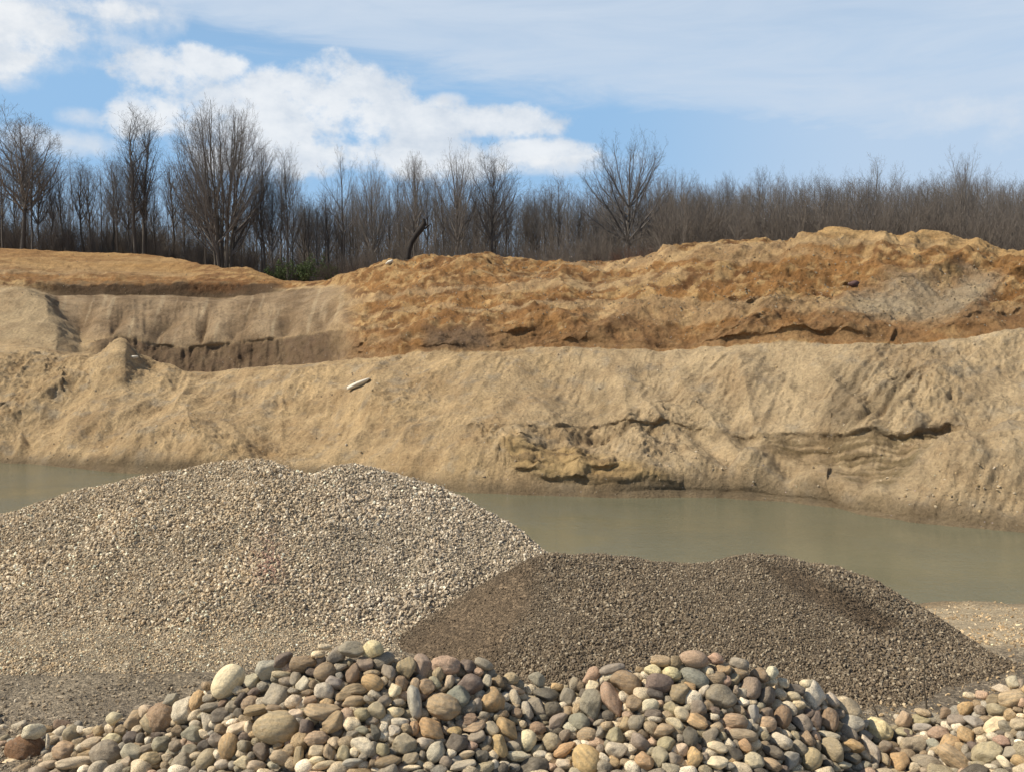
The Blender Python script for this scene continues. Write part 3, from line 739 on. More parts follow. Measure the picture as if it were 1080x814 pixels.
skd = zrow(pxd, np.interp(pxd, [q[0] for q in DB], [q[2] for q in DB])-.3, -.22)
gravel_pile('low pile of dark brown fine gravel on the right in front of the pond', [skd, DB, DC, topd, backd], pxd, [4, 50, 4, 16], .10, 60, 115000,
            .009, .027, DARK, (.125,.098,.068), 12, fine_dark)

def spill():
    rng = np.random.default_rng(55); n = 26000
    px = np.where(rng.random(n) < .55, rng.uniform(-60, 470, n), rng.uniform(860, 1180, n)); d = 8.6+rng.random(n)**1.3*np.where(px > 800, 16.5, 3.8)
    x = (px-CX)/F*d; z = np.maximum(base_ground(x, d), pile_height(x, d)-.12)
    cl = sst(-.25, .35, fbm(x*.7, d*.7, 2, 4)); keep = rng.random(n) < .15+.85*cl
    size = (.006+.022*rng.random(n)**4)*np.where(px > 800, 1.35, 1.0)
    c = np.where((px > 800)[:, None], PALE[rng.integers(0, len(PALE), n)]*np.array((1.0, .93, .82)), .5*PALE[rng.integers(0, len(PALE), n)]+.5*DARK[rng.integers(0, len(DARK), n)])*rng.uniform(.7, 1.2, (n, 1))
    z = z+.06*fbm(x*.5, d*.5, 0, 4)+.015*fbm(x*4, d*4, 0, 3)+sst(17, 26, d)*.35*fbm(x*.35, d*.35, 4, 3)
    me = scatter_mesh('spilled_gravel', np.stack([x, d, z+size*.3], -1)[keep], size[keep], np.clip(c[keep], .02, .8), rng, M_GRAVEL)
    tag(link('spilled_gravel', me), 'loose grit and gravel spilled over the yard floor around the piles', 'gravel', None, 'stuff')
spill()
# ------------------------------------------------------------------ cobbles
exec_catalogue = """
1 180 665 270 220 -15 rust l
1 235 532 150 100 -8 white r
1 70 755 150 70 0 cream s
1 500 555 140 130 45 olive r
1 450 665 170 140 -10 tan l
1 560 520 70 50 -30 white s
1 620 530 90 60 0 ltan l
1 330 600 110 32 90 lgrey s
1 690 530 90 80 0 tan r
1 790 440 110 90 0 ltan a
1 760 510 90 70 80 cream a
1 775 580 130 70 -10 cream a
1 835 525 80 80 0 tan r
1 640 610 150 80 0 ltan r
1 565 640 80 60 0 lgrey r
1 735 690 220 190 -20 mauve l
1 540 745 280 80 -3 ltan s
1 330 765 130 60 0 ltan s
1 880 670 110 90 0 lgrey r
1 870 750 90 70 80 ltan a
2 60 495 115 110 10 tan a
2 150 440 110 80 0 ltan r
2 240 480 190 190 -20 rusty l
2 180 520 150 110 -40 tan s
2 290 370 100 80 50 grey a
2 370 440 190 140 70 lgrey a
2 450 380 140 90 70 ochre l
2 640 258 225 165 45 cream e
2 510 285 70 60 0 brown l
2 530 360 90 50 0 grey s
2 540 415 130 55 0 green s
2 595 465 120 90 10 dgrey r
2 665 415 80 80 0 grey r
2 720 370 100 60 50 dgrey r
2 520 505 130 80 -70 lgrey a
2 600 550 80 70 0 brown a
2 670 505 80 40 0 white s
2 710 555 150 90 10 cream a
2 780 395 110 100 0 tan l
2 710 455 70 70 0 dgrey r
2 430 575 140 100 -20 green a
2 330 560 70 70 0 brown r
2 45 605 95 85 0 dgrey r
2 105 605 70 55 80 dgrey r
2 155 620 50 45 0 white r
2 235 650 115 110 0 grey a
2 145 670 80 60 0 grey r
2 320 655 80 80 0 mauve r
2 405 675 100 65 -5 grey r
2 495 650 80 70 0 dgrey r
2 570 615 90 80 -20 grey r
2 645 655 160 122 80 ochre e
2 745 655 90 80 0 green r
2 50 690 120 100 -25 lgrey r
2 20 755 80 60 0 ltan s
2 165 735 130 90 0 tan a
2 270 725 70 60 0 ltan r
2 365 745 140 100 0 mauve a
2 510 735 140 105 40 olive e
2 580 705 60 60 0 lgrey r
2 605 765 90 60 0 lgrey l
2 740 755 120 80 -20 ltan a
2 785 715 60 55 0 grey r
3 185 540 285 200 -3 tan e
3 480 200 135 115 10 brown e
3 345 150 160 110 -5 brown r
3 225 125 130 80 20 purple r
3 545 95 120 95 15 grey a
3 440 90 90 45 5 cream s
3 480 45 90 40 0 cream r
3 650 60 170 100 0 grey a
3 775 60 130 118 0 yellow r
3 725 150 105 90 0 mauve r
3 655 210 130 90 70 brown a
3 575 170 90 50 0 grey s
3 770 265 140 100 -25 ochre e
3 770 205 110 40 0 tan s
3 135 190 160 120 0 bgrey a
3 35 255 90 90 0 lgrey a
3 215 215 120 45 -10 ltan s
3 350 270 90 90 -20 lgrey a
3 300 240 80 70 80 grey r
3 185 335 170 135 0 grey a
3 475 320 120 115 20 lgrey r
3 535 265 100 80 -30 bgrey r
3 570 225 50 50 0 bgrey r
3 660 305 170 70 0 brown a
3 600 345 110 60 10 brown r
3 660 385 145 80 0 tan r
3 290 380 105 85 0 ltan r
3 390 375 80 60 0 tan r
3 375 325 80 40 10 brown s
3 290 315 80 40 -15 grey s
3 410 275 60 60 0 brown r
3 50 320 90 50 15 purple r
3 40 375 80 60 0 cream r
3 60 430 150 70 5 tan r
3 180 420 120 40 -10 brown s
3 300 455 90 60 0 cream r
3 470 445 230 105 -10 tan a
3 465 415 75 55 0 white l
3 540 510 160 110 30 brown a
3 365 540 100 90 70 purple r
3 620 460 90 80 -60 pink r
3 720 460 120 90 10 olive r
3 785 420 110 90 70 tan r
3 750 370 80 50 -20 grey r
3 430 610 150 100 0 tan l
3 535 635 80 75 0 ltan r
3 715 655 160 105 -20 lgrey r
3 710 555 90 55 0 grey r
3 650 580 90 50 15 grey s
3 595 700 100 80 85 olive r
3 660 690 70 55 -30 cream r
3 715 720 60 50 0 grey r
3 510 690 100 80 85 tan r
3 430 680 100 70 0 ltan r
3 430 740 100 50 0 cream r
3 480 770 150 50 5 ltan r
3 320 720 130 60 85 tan s
3 265 680 90 80 0 tan r
3 215 725 140 80 -25 olive r
3 95 685 115 105 -20 purple r
3 165 770 80 50 0 green r
3 60 775 110 60 -15 ltan r
3 25 710 60 50 0 grey r
3 10 650 70 40 85 grey r
3 15 540 80 60 85 cream r
3 645 760 140 60 0 bgrey r
3 760 595 60 40 0 grey r
3 790 570 110 60 -70 dgrey a
3 780 760 60 50 0 brown s
4 115 205 110 85 -80 grey r
4 220 175 140 120 80 tan a
4 320 160 150 105 -70 mauve a
4 460 160 190 120 -5 pink l
4 425 215 100 80 -80 tan a
4 400 265 95 55 -50 green s
4 490 260 80 60 70 ltan r
4 600 165 100 80 -20 purple r
4 600 135 90 30 -30 ltan s
4 615 285 155 145 -20 purple r
4 545 350 140 125 -40 teal r
4 450 410 225 155 -12 tan l
4 345 295 115 105 0 brown a
4 275 390 215 82 -82 bgrey s
4 270 290 110 70 75 tan a
4 195 270 100 80 -50 brown a
4 150 310 90 80 0 cream a
4 175 385 90 45 0 grey r
4 160 450 110 75 5 cream r
4 85 390 100 80 60 grey r
4 40 435 110 100 0 olive r
4 185 505 110 50 -5 white s
4 270 545 90 70 80 orange l
4 215 550 80 70 0 tan r
4 145 560 85 75 40 lgrey a
4 85 540 70 50 80 lgrey a
4 380 550 175 125 -30 ochre a
4 610 490 100 70 10 red r
4 520 565 90 60 0 ochre r
4 640 540 140 70 15 tan r
4 530 630 140 110 0 dgrey a
4 655 600 110 70 20 grey r
4 625 655 80 60 0 pink a
4 745 545 95 75 -45 ltan r
4 660 405 90 60 85 grey r
4 755 375 160 142 80 ochre r
4 720 255 80 60 85 lgrey r
4 745 205 60 60 0 grey r
4 665 200 70 60 0 pink r
4 700 150 120 60 -25 grey s
4 785 255 80 80 0 brown r
4 700 465 70 50 0 grey r
4 205 640 160 120 15 olive a
4 75 680 90 90 0 olive r
4 20 670 90 70 85 grey r
4 340 640 110 80 0 lgrey r
4 405 690 135 105 40 lgrey r
4 250 730 110 75 15 olive r
4 110 750 170 85 15 brown a
4 320 710 60 50 85 grey r
4 465 750 80 70 0 mauve r
4 500 700 70 60 0 lgrey r
4 590 705 110 50 5 ltan r
4 570 770 160 55 10 lgrey r
4 365 775 80 50 -20 ltan r
4 250 785 130 35 0 cream r
4 690 720 90 80 0 dgrey a
4 720 620 60 60 0 grey r
4 790 655 145 95 -70 ochre a
4 765 765 60 60 0 lgrey r
5 85 545 155 120 -35 ochre a
5 180 520 55 50 0 ltan r
5 210 620 130 110 80 cream e
5 150 710 150 70 0 lgrey a
5 130 355 100 70 -75 lgrey r
5 130 310 130 50 -15 tan r
5 230 305 70 60 30 cream s
5 325 340 160 85 -5 dgrey r
5 205 435 115 75 -75 lgrey r
5 270 410 125 85 -50 grey r
5 365 430 110 95 0 dgrey r
5 400 505 140 90 25 grey r
5 455 440 80 60 0 tan r
5 460 350 110 100 80 grey r
5 490 280 100 60 60 grey a
5 270 240 110 80 -30 grey a
5 390 290 90 50 0 ochre r
5 110 240 100 80 0 tan l
5 60 250 90 70 0 tan l
5 110 210 90 55 -30 ltan s
5 610 285 85 80 0 cream r
5 600 220 120 80 30 pink a
5 600 400 190 140 85 green a
5 730 365 215 118 -55 pink a
5 730 180 160 60 15 grey s
5 750 215 150 60 20 ltan s
5 530 510 135 115 -35 teal r
5 475 540 90 60 -25 lgrey r
5 270 545 110 80 0 brown l
5 360 630 125 120 0 olive r
5 440 590 80 70 80 mauve r
5 440 675 155 80 30 orange a
5 580 585 130 90 -5 tan r
5 575 740 200 170 -50 ochre e
5 430 765 95 70 -10 white r
5 360 780 60 50 0 pink r
5 240 770 200 105 10 dgrey a
5 290 710 90 60 0 lgrey r
5 340 725 60 60 0 ltan r
5 685 730 90 50 -30 lgrey r
5 755 680 140 92 -5 lgrey a
5 660 670 60 60 0 mauve r
5 750 590 115 105 0 olive a
5 660 570 80 60 80 grey r
5 700 530 80 60 20 tan r
5 790 520 80 60 80 ochre r
5 650 510 80 40 20 grey s
5 520 640 60 50 0 lgrey r
5 60 455 80 50 0 brown r
5 145 455 70 70 0 brown r
5 120 655 110 60 0 grey r
5 70 765 70 40 0 lgrey r
5 510 430 80 50 85 tan r
6 60 265 195 130 -15 brown r
6 475 120 172 105 -5 pink e
6 480 235 185 105 -25 teal e
6 335 215 125 95 0 yellow r
6 225 190 110 80 0 yellow r
6 270 130 120 70 0 tan r
6 365 140 80 70 80 brown r
6 265 270 170 110 -5 purple r
6 235 335 110 60 -20 dgrey r
6 110 385 100 90 0 brown r
6 210 405 105 80 5 white r
6 225 455 110 60 0 dgrey r
6 235 490 100 40 0 lgrey s
6 390 330 120 120 0 brown a
6 445 295 80 70 -20 ochre r
6 540 315 85 60 40 white r
6 560 195 90 60 -25 cream r
6 610 120 95 75 -30 pink r
6 655 180 100 85 30 orange a
6 755 150 120 80 0 grey r
6 760 205 100 80 0 brown r
6 640 350 195 145 0 mauve a
6 670 255 70 70 0 pink r
6 780 385 75 55 -10 white r
6 735 310 60 40 85 mauve r
6 500 425 105 100 15 mauve r
6 400 455 105 85 -40 ltan r
6 335 420 90 80 0 olive r
6 495 500 130 85 -20 ochre r
6 360 515 120 70 -20 ltan r
6 295 560 125 90 0 tan r
6 125 510 120 100 30 green a
6 60 520 90 80 80 tan r
6 95 580 90 50 0 ltan r
6 150 635 140 90 -30 mauve r
6 305 640 110 90 0 olive r
6 270 725 130 108 85 olive r
6 455 605 130 100 85 dgrey r
6 395 605 50 50 0 grey r
6 405 670 85 75 -45 ltan a
6 360 740 100 90 0 mauve r
6 470 725 115 105 50 ochre a
6 170 745 115 105 -40 orange r
6 60 755 80 50 0 tan r
6 570 590 135 75 45 mauve a
6 615 545 85 75 45 tan r
6 720 505 165 100 0 tan r
6 750 430 90 60 -15 tan r
6 620 660 130 70 -5 cream a
6 770 590 190 80 0 olive r
6 605 435 70 50 0 purple r
6 660 445 40 40 0 grey r
6 605 475 60 40 0 lgrey r
6 605 755 160 80 5 cream r
6 690 775 90 50 0 bgrey r
6 720 690 115 80 -50 dgrey a
6 790 650 95 65 -45 orange r
6 695 640 75 55 -30 lgrey r
6 650 590 60 50 0 olive r
6 540 720 60 50 80 mauve r
7 70 300 130 118 85 mauve r
7 200 205 85 75 80 lgrey r
7 120 215 110 90 0 brown r
7 265 265 80 60 0 ltan r
7 200 345 90 80 80 lgrey l
7 160 350 130 110 80 dgrey a
7 330 300 140 70 -15 dgrey a
7 450 340 170 138 -70 white a
7 415 275 85 65 20 cream r
7 325 350 105 60 0 ltan r
7 360 400 90 60 -10 cream r
7 265 475 140 104 85 red e
7 170 520 110 90 0 tan r
7 165 460 95 80 25 purple r
7 385 510 130 100 -30 mauve a
7 430 455 70 60 0 purple a
7 470 495 120 70 85 purple a
7 550 495 140 112 85 red r
7 660 415 180 115 -15 olive a
7 680 510 160 100 -12 bgrey r
7 570 370 95 60 -50 lgrey s
7 645 370 70 40 0 ltan s
7 665 575 130 85 -35 mauve r
7 545 585 140 42 -8 lgrey s
7 250 620 150 88 -10 white r
7 205 690 150 75 -8 dgrey r
7 365 665 105 85 -40 grey r
7 310 740 130 95 50 bgrey a
7 440 735 140 125 70 tan e
7 565 670 160 130 -20 olive r
7 690 655 145 90 -15 ochre r
7 690 730 110 70 0 dgrey r
7 635 770 100 50 0 lgrey r
7 540 760 80 50 0 dgrey a
7 765 775 90 60 0 grey r
7 410 600 120 75 -35 brown a
7 340 590 60 60 0 olive r
7 285 575 80 40 -20 ltan r
7 465 590 75 55 -40 pink r
7 85 745 130 105 0 ltan l
7 195 765 130 70 -20 tan r
7 85 455 110 70 85 bgrey r
7 20 510 90 60 85 olive r
7 480 650 70 40 -75 tan s
7 95 540 60 50 0 grey r
7 155 590 70 60 0 olive r
7 525 425 50 40 0 ltan r
8 110 500 185 135 -30 yellow l
8 60 640 215 95 -68 lgrey a
8 150 620 100 90 0 mauve r
8 145 700 100 70 -70 tan r
8 240 710 140 120 35 orange a
8 275 440 115 100 50 pink r
8 275 520 110 60 0 olive r
8 400 385 110 50 0 tan l
8 390 435 120 70 0 olive r
8 470 430 80 80 0 grey r
8 550 390 95 75 30 brown a
8 400 490 130 60 5 bgrey r
8 505 525 140 90 18 pink l
8 625 440 120 80 10 mauve r
8 740 450 130 75 -10 bgrey r
8 685 360 105 100 80 ochre r
8 715 275 90 50 0 cream r
8 800 270 90 60 0 pink r
8 770 330 90 60 0 brown r
8 785 370 80 70 0 mauve r
8 910 375 150 90 0 olive r
8 930 230 120 60 -10 lgrey a
8 1005 185 85 85 0 lgrey a
8 1060 200 80 60 85 mauve r
8 1000 300 170 130 15 tan r
8 880 300 120 70 15 brown r
8 1065 315 80 50 85 pink r
8 885 470 160 95 45 yellow a
8 1040 370 70 40 0 brown s
8 1060 410 60 40 0 cream r
8 960 490 115 75 -30 grey a
8 1040 470 100 90 0 ltan r
8 690 540 125 100 -35 ochre a
8 580 590 145 105 38 ochre a
8 800 570 80 60 0 cream r
8 745 620 90 70 0 purple r
8 830 660 215 140 28 olive a
8 930 580 110 80 0 pink l
8 980 550 60 60 0 ltan r
8 1050 585 70 40 0 white r
8 1060 540 60 60 0 bgrey r
8 1000 650 165 75 20 grey a
8 1050 715 105 75 -20 ochre r
8 945 720 105 65 -30 cream r
8 610 690 225 120 -25 tan a
8 440 720 230 95 -8 mauve a
8 470 600 100 80 0 bgrey r
8 390 570 100 60 -15 ltan r
8 340 610 175 115 15 mauve a
8 265 580 70 60 0 lgrey r
8 410 670 60 60 0 brown r
8 460 670 60 50 80 lgrey r
8 690 640 80 60 80 grey r
8 780 735 110 50 0 olive r
8 860 750 90 40 0 lgrey r
8 20 740 80 60 0 grey r
"""
TILE = {1: (0, 690, 6.564), 2: (130, 674, 5.814), 3: (260, 674, 5.814), 4: (390, 674, 5.814), 5: (520, 674, 5.814), 6: (650, 674, 5.814), 7: (780, 674, 5.814), 8: (910, 690, 6.353)}
CC = {'rust': (.215,.095,.032), 'rusty': (.33,.205,.12), 'white': (.70,.66,.57), 'cream': (.60,.51,.36), 'olive': (.285,.250,.160), 'tan': (.34,.255,.155),
      'ltan': (.50,.42,.30), 'lgrey': (.47,.44,.375), 'mauve': (.275,.225,.190), 'grey': (.235,.215,.185), 'green': (.265,.260,.200), 'dgrey': (.118,.108,.100),
      'bgrey': (.255,.265,.265), 'brown': (.250,.178,.112), 'purple': (.150,.110,.105), 'ochre': (.42,.27,.110), 'yellow': (.52,.45,.245), 'pink': (.43,.27,.195),
      'red': (.220,.130,.095), 'orange': (.42,.245,.115), 'teal': (.150,.170,.160)}
CW = {'rust': 'dark rust-brown', 'rusty': 'pitted rust-orange', 'white': 'white', 'cream': 'cream', 'olive': 'olive-grey', 'tan': 'tan', 'ltan': 'light tan',
      'lgrey': 'light grey', 'mauve': 'pinkish grey', 'grey': 'mid-grey', 'green': 'greenish grey', 'dgrey': 'dark grey', 'bgrey': 'bluish grey', 'brown': 'brown',
      'purple': 'purplish dark', 'ochre': 'ochre', 'yellow': 'pale yellow', 'pink': 'pink', 'red': 'reddish brown', 'orange': 'orange', 'teal': 'slate-blue'}
SW = {'r': 'rounded', 'e': 'egg-shaped', 'a': 'angular', 's': 'flat', 'l': 'lumpy'}
def calm(c, k=.46):
    """river stone is dusty: pull every colour towards warm grey"""
    c = np.array(c, float); m = c@np.array((.3, .55, .15)); return (c*(1-k)+m*np.array((1.16, 1.0, .77))*k)*np.array((1.40, 1.33, 1.20))
cat = []
for ln in exec_catalogue.strip().splitlines():
    t, x, y, w, h, a, c, s = ln.split(); ox, oy, k = TILE[int(t)]
    cat.append(dict(px=ox+float(x)/k, py=oy+float(y)/k, w=float(w)/k, h=float(h)/k, a=float(a), c=c, s=s))
# drop the same stone read twice where two enlargements overlap
uniq = []
for q in sorted(cat, key=lambda q: -q['w']*q['h']):
    if all(math.hypot(q['px']-u['px'], q['py']-u['py']) > .40*min(u['h']+4, 30)*.8 for u in uniq): uniq.append(q)
cat = uniq

ICO4 = ico(4); ICO3 = ico(3)
def stone_shape(kind, seed, base):
    rng = np.random.default_rng(seed); V, Fc = base
    V = V.copy(); o = rng.uniform(-50, 50, 3)
    if kind == 'a':                                     # a worn broken block: cut by planes
        r = np.full(len(V), 1.10)
        for _ in range(rng.integers(11, 16)):
            n = rng.normal(size=3); n /= np.linalg.norm(n); d = rng.uniform(.66, .95)
            c = V@n; m = c > .05
            r[m] = -np.log(np.exp(-r[m]*20)+np.exp(-(d/c[m])*20))/20
        V = V*r[:, None]
        V *= (1+.09*fbm(V[:, 0]*2.2+o[0], V[:, 1]*2+o[1], V[:, 2]*2+o[2], 3))[:, None]
    elif kind == 'l':
        V *= (1+.24*fbm(V[:, 0]*1.5+o[0], V[:, 1]*1.5+o[1], V[:, 2]*1.5+o[2], 4, .55))[:, None]
        V *= (1-.10*np.clip(fbm(V[:, 0]*5+o[0], V[:, 1]*5, V[:, 2]*5+o[2], 2), 0, 1))[:, None]
    elif kind == 's':
        e = 1.25; V = np.sign(V)*np.abs(V)**np.array([.85, .85, .62])
        V *= (1+.14*fbm(V[:, 0]*1.3+o[0], V[:, 1]*1.3+o[1], V[:, 2]*1.3+o[2], 3))[:, None]
    elif kind == 'e':
        V *= (1+.035*fbm(V[:, 0]*1.2+o[0], V[:, 1]*1.2+o[1], V[:, 2]*1.2+o[2], 3))[:, None]
        V[:, 1:] *= (1+.10*V[:, :1])
    else:
        V = np.sign(V)*np.abs(V)**rng.uniform(.80, .98)
        r = np.full(len(V), 1.12)
        for _ in range(rng.integers(6, 12)):             # river-worn facets
            n = rng.normal(size=3); n /= np.linalg.norm(n); d = rng.uniform(.66, .96)
            cc_ = (V/np.linalg.norm(V, axis=1)[:, None])@n; m = cc_ > .05
            r[m] = -np.log(np.exp(-r[m]*13)+np.exp(-(d/cc_[m])*13))/13
        if rng.random() < .5: V = V/np.linalg.norm(V, axis=1)[:, None]*np.minimum(np.linalg.norm(V, axis=1)*r, 1.02*r)[:, None]
        else: V = V*r[:, None]
        V *= (1+.15*fbm(V[:, 0]*1.0+o[0], V[:, 1]*1.0+o[1], V[:, 2]*1.0+o[2], 3))[:, None]
        V *= (1+.02*fbm(V[:, 0]*4+o[0], V[:, 1]*4+o[1], V[:, 2]*4+o[2], 2))[:, None]
    V -= (V.max(0)+V.min(0))/2
    V /= (V.max(0)-V.min(0))/2
    return V, Fc
VARN = {'r': 12, 'a': 12, 'l': 6, 's': 6, 'e': 4}
MODE = {'rust': 'speckled', 'rusty': 'speckled', 'olive': 'veined', 'tan': 'banded', 'ltan': 'speckled', 'cream': 'veined', 'white': 'speckled', 'mauve': 'speckled', 'pink': 'speckled',
        'ochre': 'banded', 'orange': 'banded', 'yellow': 'veined', 'lgrey': 'speckled', 'grey': 'veined', 'dgrey': 'veined', 'bgrey': 'veined', 'brown': 'banded', 'purple': 'veined',
        'green': 'speckled', 'red': 'banded', 'teal': 'veined'}
STONE = {}
for k, n in VARN.items():
    for i in range(n):
        V, Fc = stone_shape(k, 100+17*i+ord(k), ICO4)
        for md in M_COB:
            STONE[(k, i, md)] = mesh_np('cobble', V, Fc, M_COB[md])
def frame_for(px, py, ang):
    """axes of a stone: along its length, away from the viewer, across"""
    sx, sz = slope(px, py); v = Vector((float(sx), 1.0, float(sz))).normalized()
    r = v.cross(Vector((0, 0, 1))).normalized(); u = r.cross(v).normalized()
    c, s = math.cos(R(ang)), math.sin(R(ang))
    xa = r*c+u*s; za = -r*s+u*c
    return Matrix((xa, v, za)).transposed()
cat.sort(key=lambda q: -q['w']*q['h'])
for q in cat:
    q['pos'] = [float(c) for c in pile_point(np.array(q['px']), np.array(q['py']))]
ind = cat[:300]; rest = cat[300:]
# ---- labels: colour, shape and size, then the nearest eye-catching stone
LM = [(27,791,'the rust-brown boulder at the far left'),(241,718,'the big cream egg-shaped cobble'),(291.8,767,'the largest tan egg-shaped cobble'),(240.9,786.7,'the ochre teardrop cobble'),
      (393,684.3,'the pale yellow stone on the crest'),(469,701.5,'the pink lumpy stone on the crest'),(467.4,744.5,'the big rough tan cobble'),(519.9,738.5,'the round ochre boulder'),
      (437.3,741.1,'the long bluish slab'),(623,743,'the tall greenish grey stone'),(645.6,736.8,'the pink oblong stone'),(731.7,694.6,'the pink boulder on the crest'),
      (732.6,714.4,'the slate-blue oval cobble'),(760,734.2,'the speckled pinkish grey block'),(857.4,732.5,'the white block on the crest'),(825.6,755.7,'the reddish brown egg-shaped cobble'),
      (927.3,768.7,'the lumpy pale yellow stone'),(1049.3,764,'the tilted pale yellow stone'),(618.9,801.3,'the big ochre cobble at the bottom edge'),(893.5,745.4,'the broad olive block'),
      (425.3,784,'the square olive cobble'),(171.3,756.6,'the pitted rust-orange stone'),(1040.6,793.9,'the big olive slab on the right'),(877.2,789.2,'the large olive round cobble'),
      (340.8,750.5,'the wide flat tan stone'),(947.8,801.8,'the orange angular stone'),(687.7,743.7,'the bright white round cobble'),(1067.4,737.2,'the big tan stone by the right edge')]
LMQ = []
for lx, ly, nm in LM:
    q = min(ind, key=lambda q: math.hypot(q['px']-lx, q['py']-ly)); q['lm'] = nm; LMQ.append(q)
def size_word(q):
    a = math.sqrt(q['w']*q['h'])
    return 'large' if a > 25 else 'medium' if a > 17.5 else 'small' if a > 12.5 else 'tiny'
def rel(q, L):
    dx, dy = q['px']-L['px'], q['py']-L['py']
    touch = math.hypot(dx, dy) < .62*(math.sqrt(q['w']*q['h'])+math.sqrt(L['w']*L['h']))
    far = '' if touch else 'some way '
    a = math.degrees(math.atan2(-dy, dx)) % 360
    names = ['right of', 'up and right of', 'above', 'up and left of', 'left of', 'down and left of', 'below', 'down and right of']
    return ('just ' if touch else far)+names[int(((a+22.5) % 360)//45)]
for q in ind:
    near = sorted([L for L in LMQ if L is not q], key=lambda L: math.hypot(q['px']-L['px'], q['py']-L['py']))
    q['near'] = near
    if 'lm' in q:
        q['label'] = q['lm'].replace('the ', '', 1)+' in the cobble pile'
        if len(q['label'].split()) > 15: q['label'] = q['lm'].replace('the ', '', 1)
    else: q['base'] = f"{size_word(q)} {CW[q['c']]} {SW[q['s']]} cobble"; q['label'] = f"{q['base']} {rel(q, near[0])} {near[0]['lm']}"
def trim(lab, n=16):
    for a, b in ((' cobble pile', ' pile'), (' at the far left', ''), (' on the crest', ''), (' at the bottom edge', ' at the bottom'), (' by the right edge', ''), ('some way ', ''), ('just ', ''), (' on the right', ''), (' cobble', ''), ('medium ', '')):
        if len(lab.split()) <= n: return lab
        lab = lab.replace(a, b)
    return lab
def settle(items, noun):
    """where two labels still read alike, count the look-alikes from the left"""
    g = {}
    for q in items: g.setdefault(q['label'], []).append(q)
    for lab, qs in g.items():
        if len(qs) < 2: continue
        qs.sort(key=lambda q: q['px'])
        words = ['left', 'right'] if len(qs) == 2 else ['leftmost', 'middle', 'rightmost'] if len(qs) == 3 else ['first', 'second', 'third', 'fourth', 'fifth', 'sixth', 'seventh', 'eighth', 'ninth', 'tenth'][:len(qs)]
        for k, q in enumerate(qs):
            w = words[min(k, len(words)-1)]
            q['label'] = (f"{w} one of " if len(qs) <= 3 else f"{w} from left among ")+q['label'].replace('some way ', '').replace('just ', '')
    for q in items: q['label'] = trim(q['label'])
settle(ind, 'cobble')
for k, q in enumerate(ind):
    n = VARN[q['s']]; i = (k*7+int(q['px'])) % n
    o = bpy.data.objects.new('cobble', STONE[(q['s'], i, MODE[q['c']])]); COL.objects.link(o)
    x, y, z = q['pos']; d = y
    W_, H_ = q['w']/F*d*1.04, q['h']/F*d*1.04
    D_ = (.6*math.sqrt(W_*H_)+.4*min(W_, H_)) if q['s'] != 's' else max(W_, H_)*.75
    rot = frame_for(q['px'], q['py'], q['a'])
    tw = Euler((R(random.uniform(-9, 9)), 0, R(random.uniform(-9, 9)))).to_matrix()
    flip = Matrix.Diagonal((random.choice((1, -1)), random.choice((1, -1)), 1)) if q['s'] != 'e' else Matrix.Identity(3)
    o.matrix_world = Matrix.LocRotScale(Vector((x, y, z)), (rot@tw).to_quaternion(), Vector((W_/2, D_/2, H_/2)))
    j = random.uniform(.88, 1.12); c = calm(CC[q['c']])
    c = c*j*np.array([random.uniform(.96, 1.04) for _ in c]); c = c*min(1, .78/max(c)); o.color = (*(float(v) for v in c), 1)
    tag(o, q['label'], 'cobble', 'river cobbles heaped in the foreground pile')
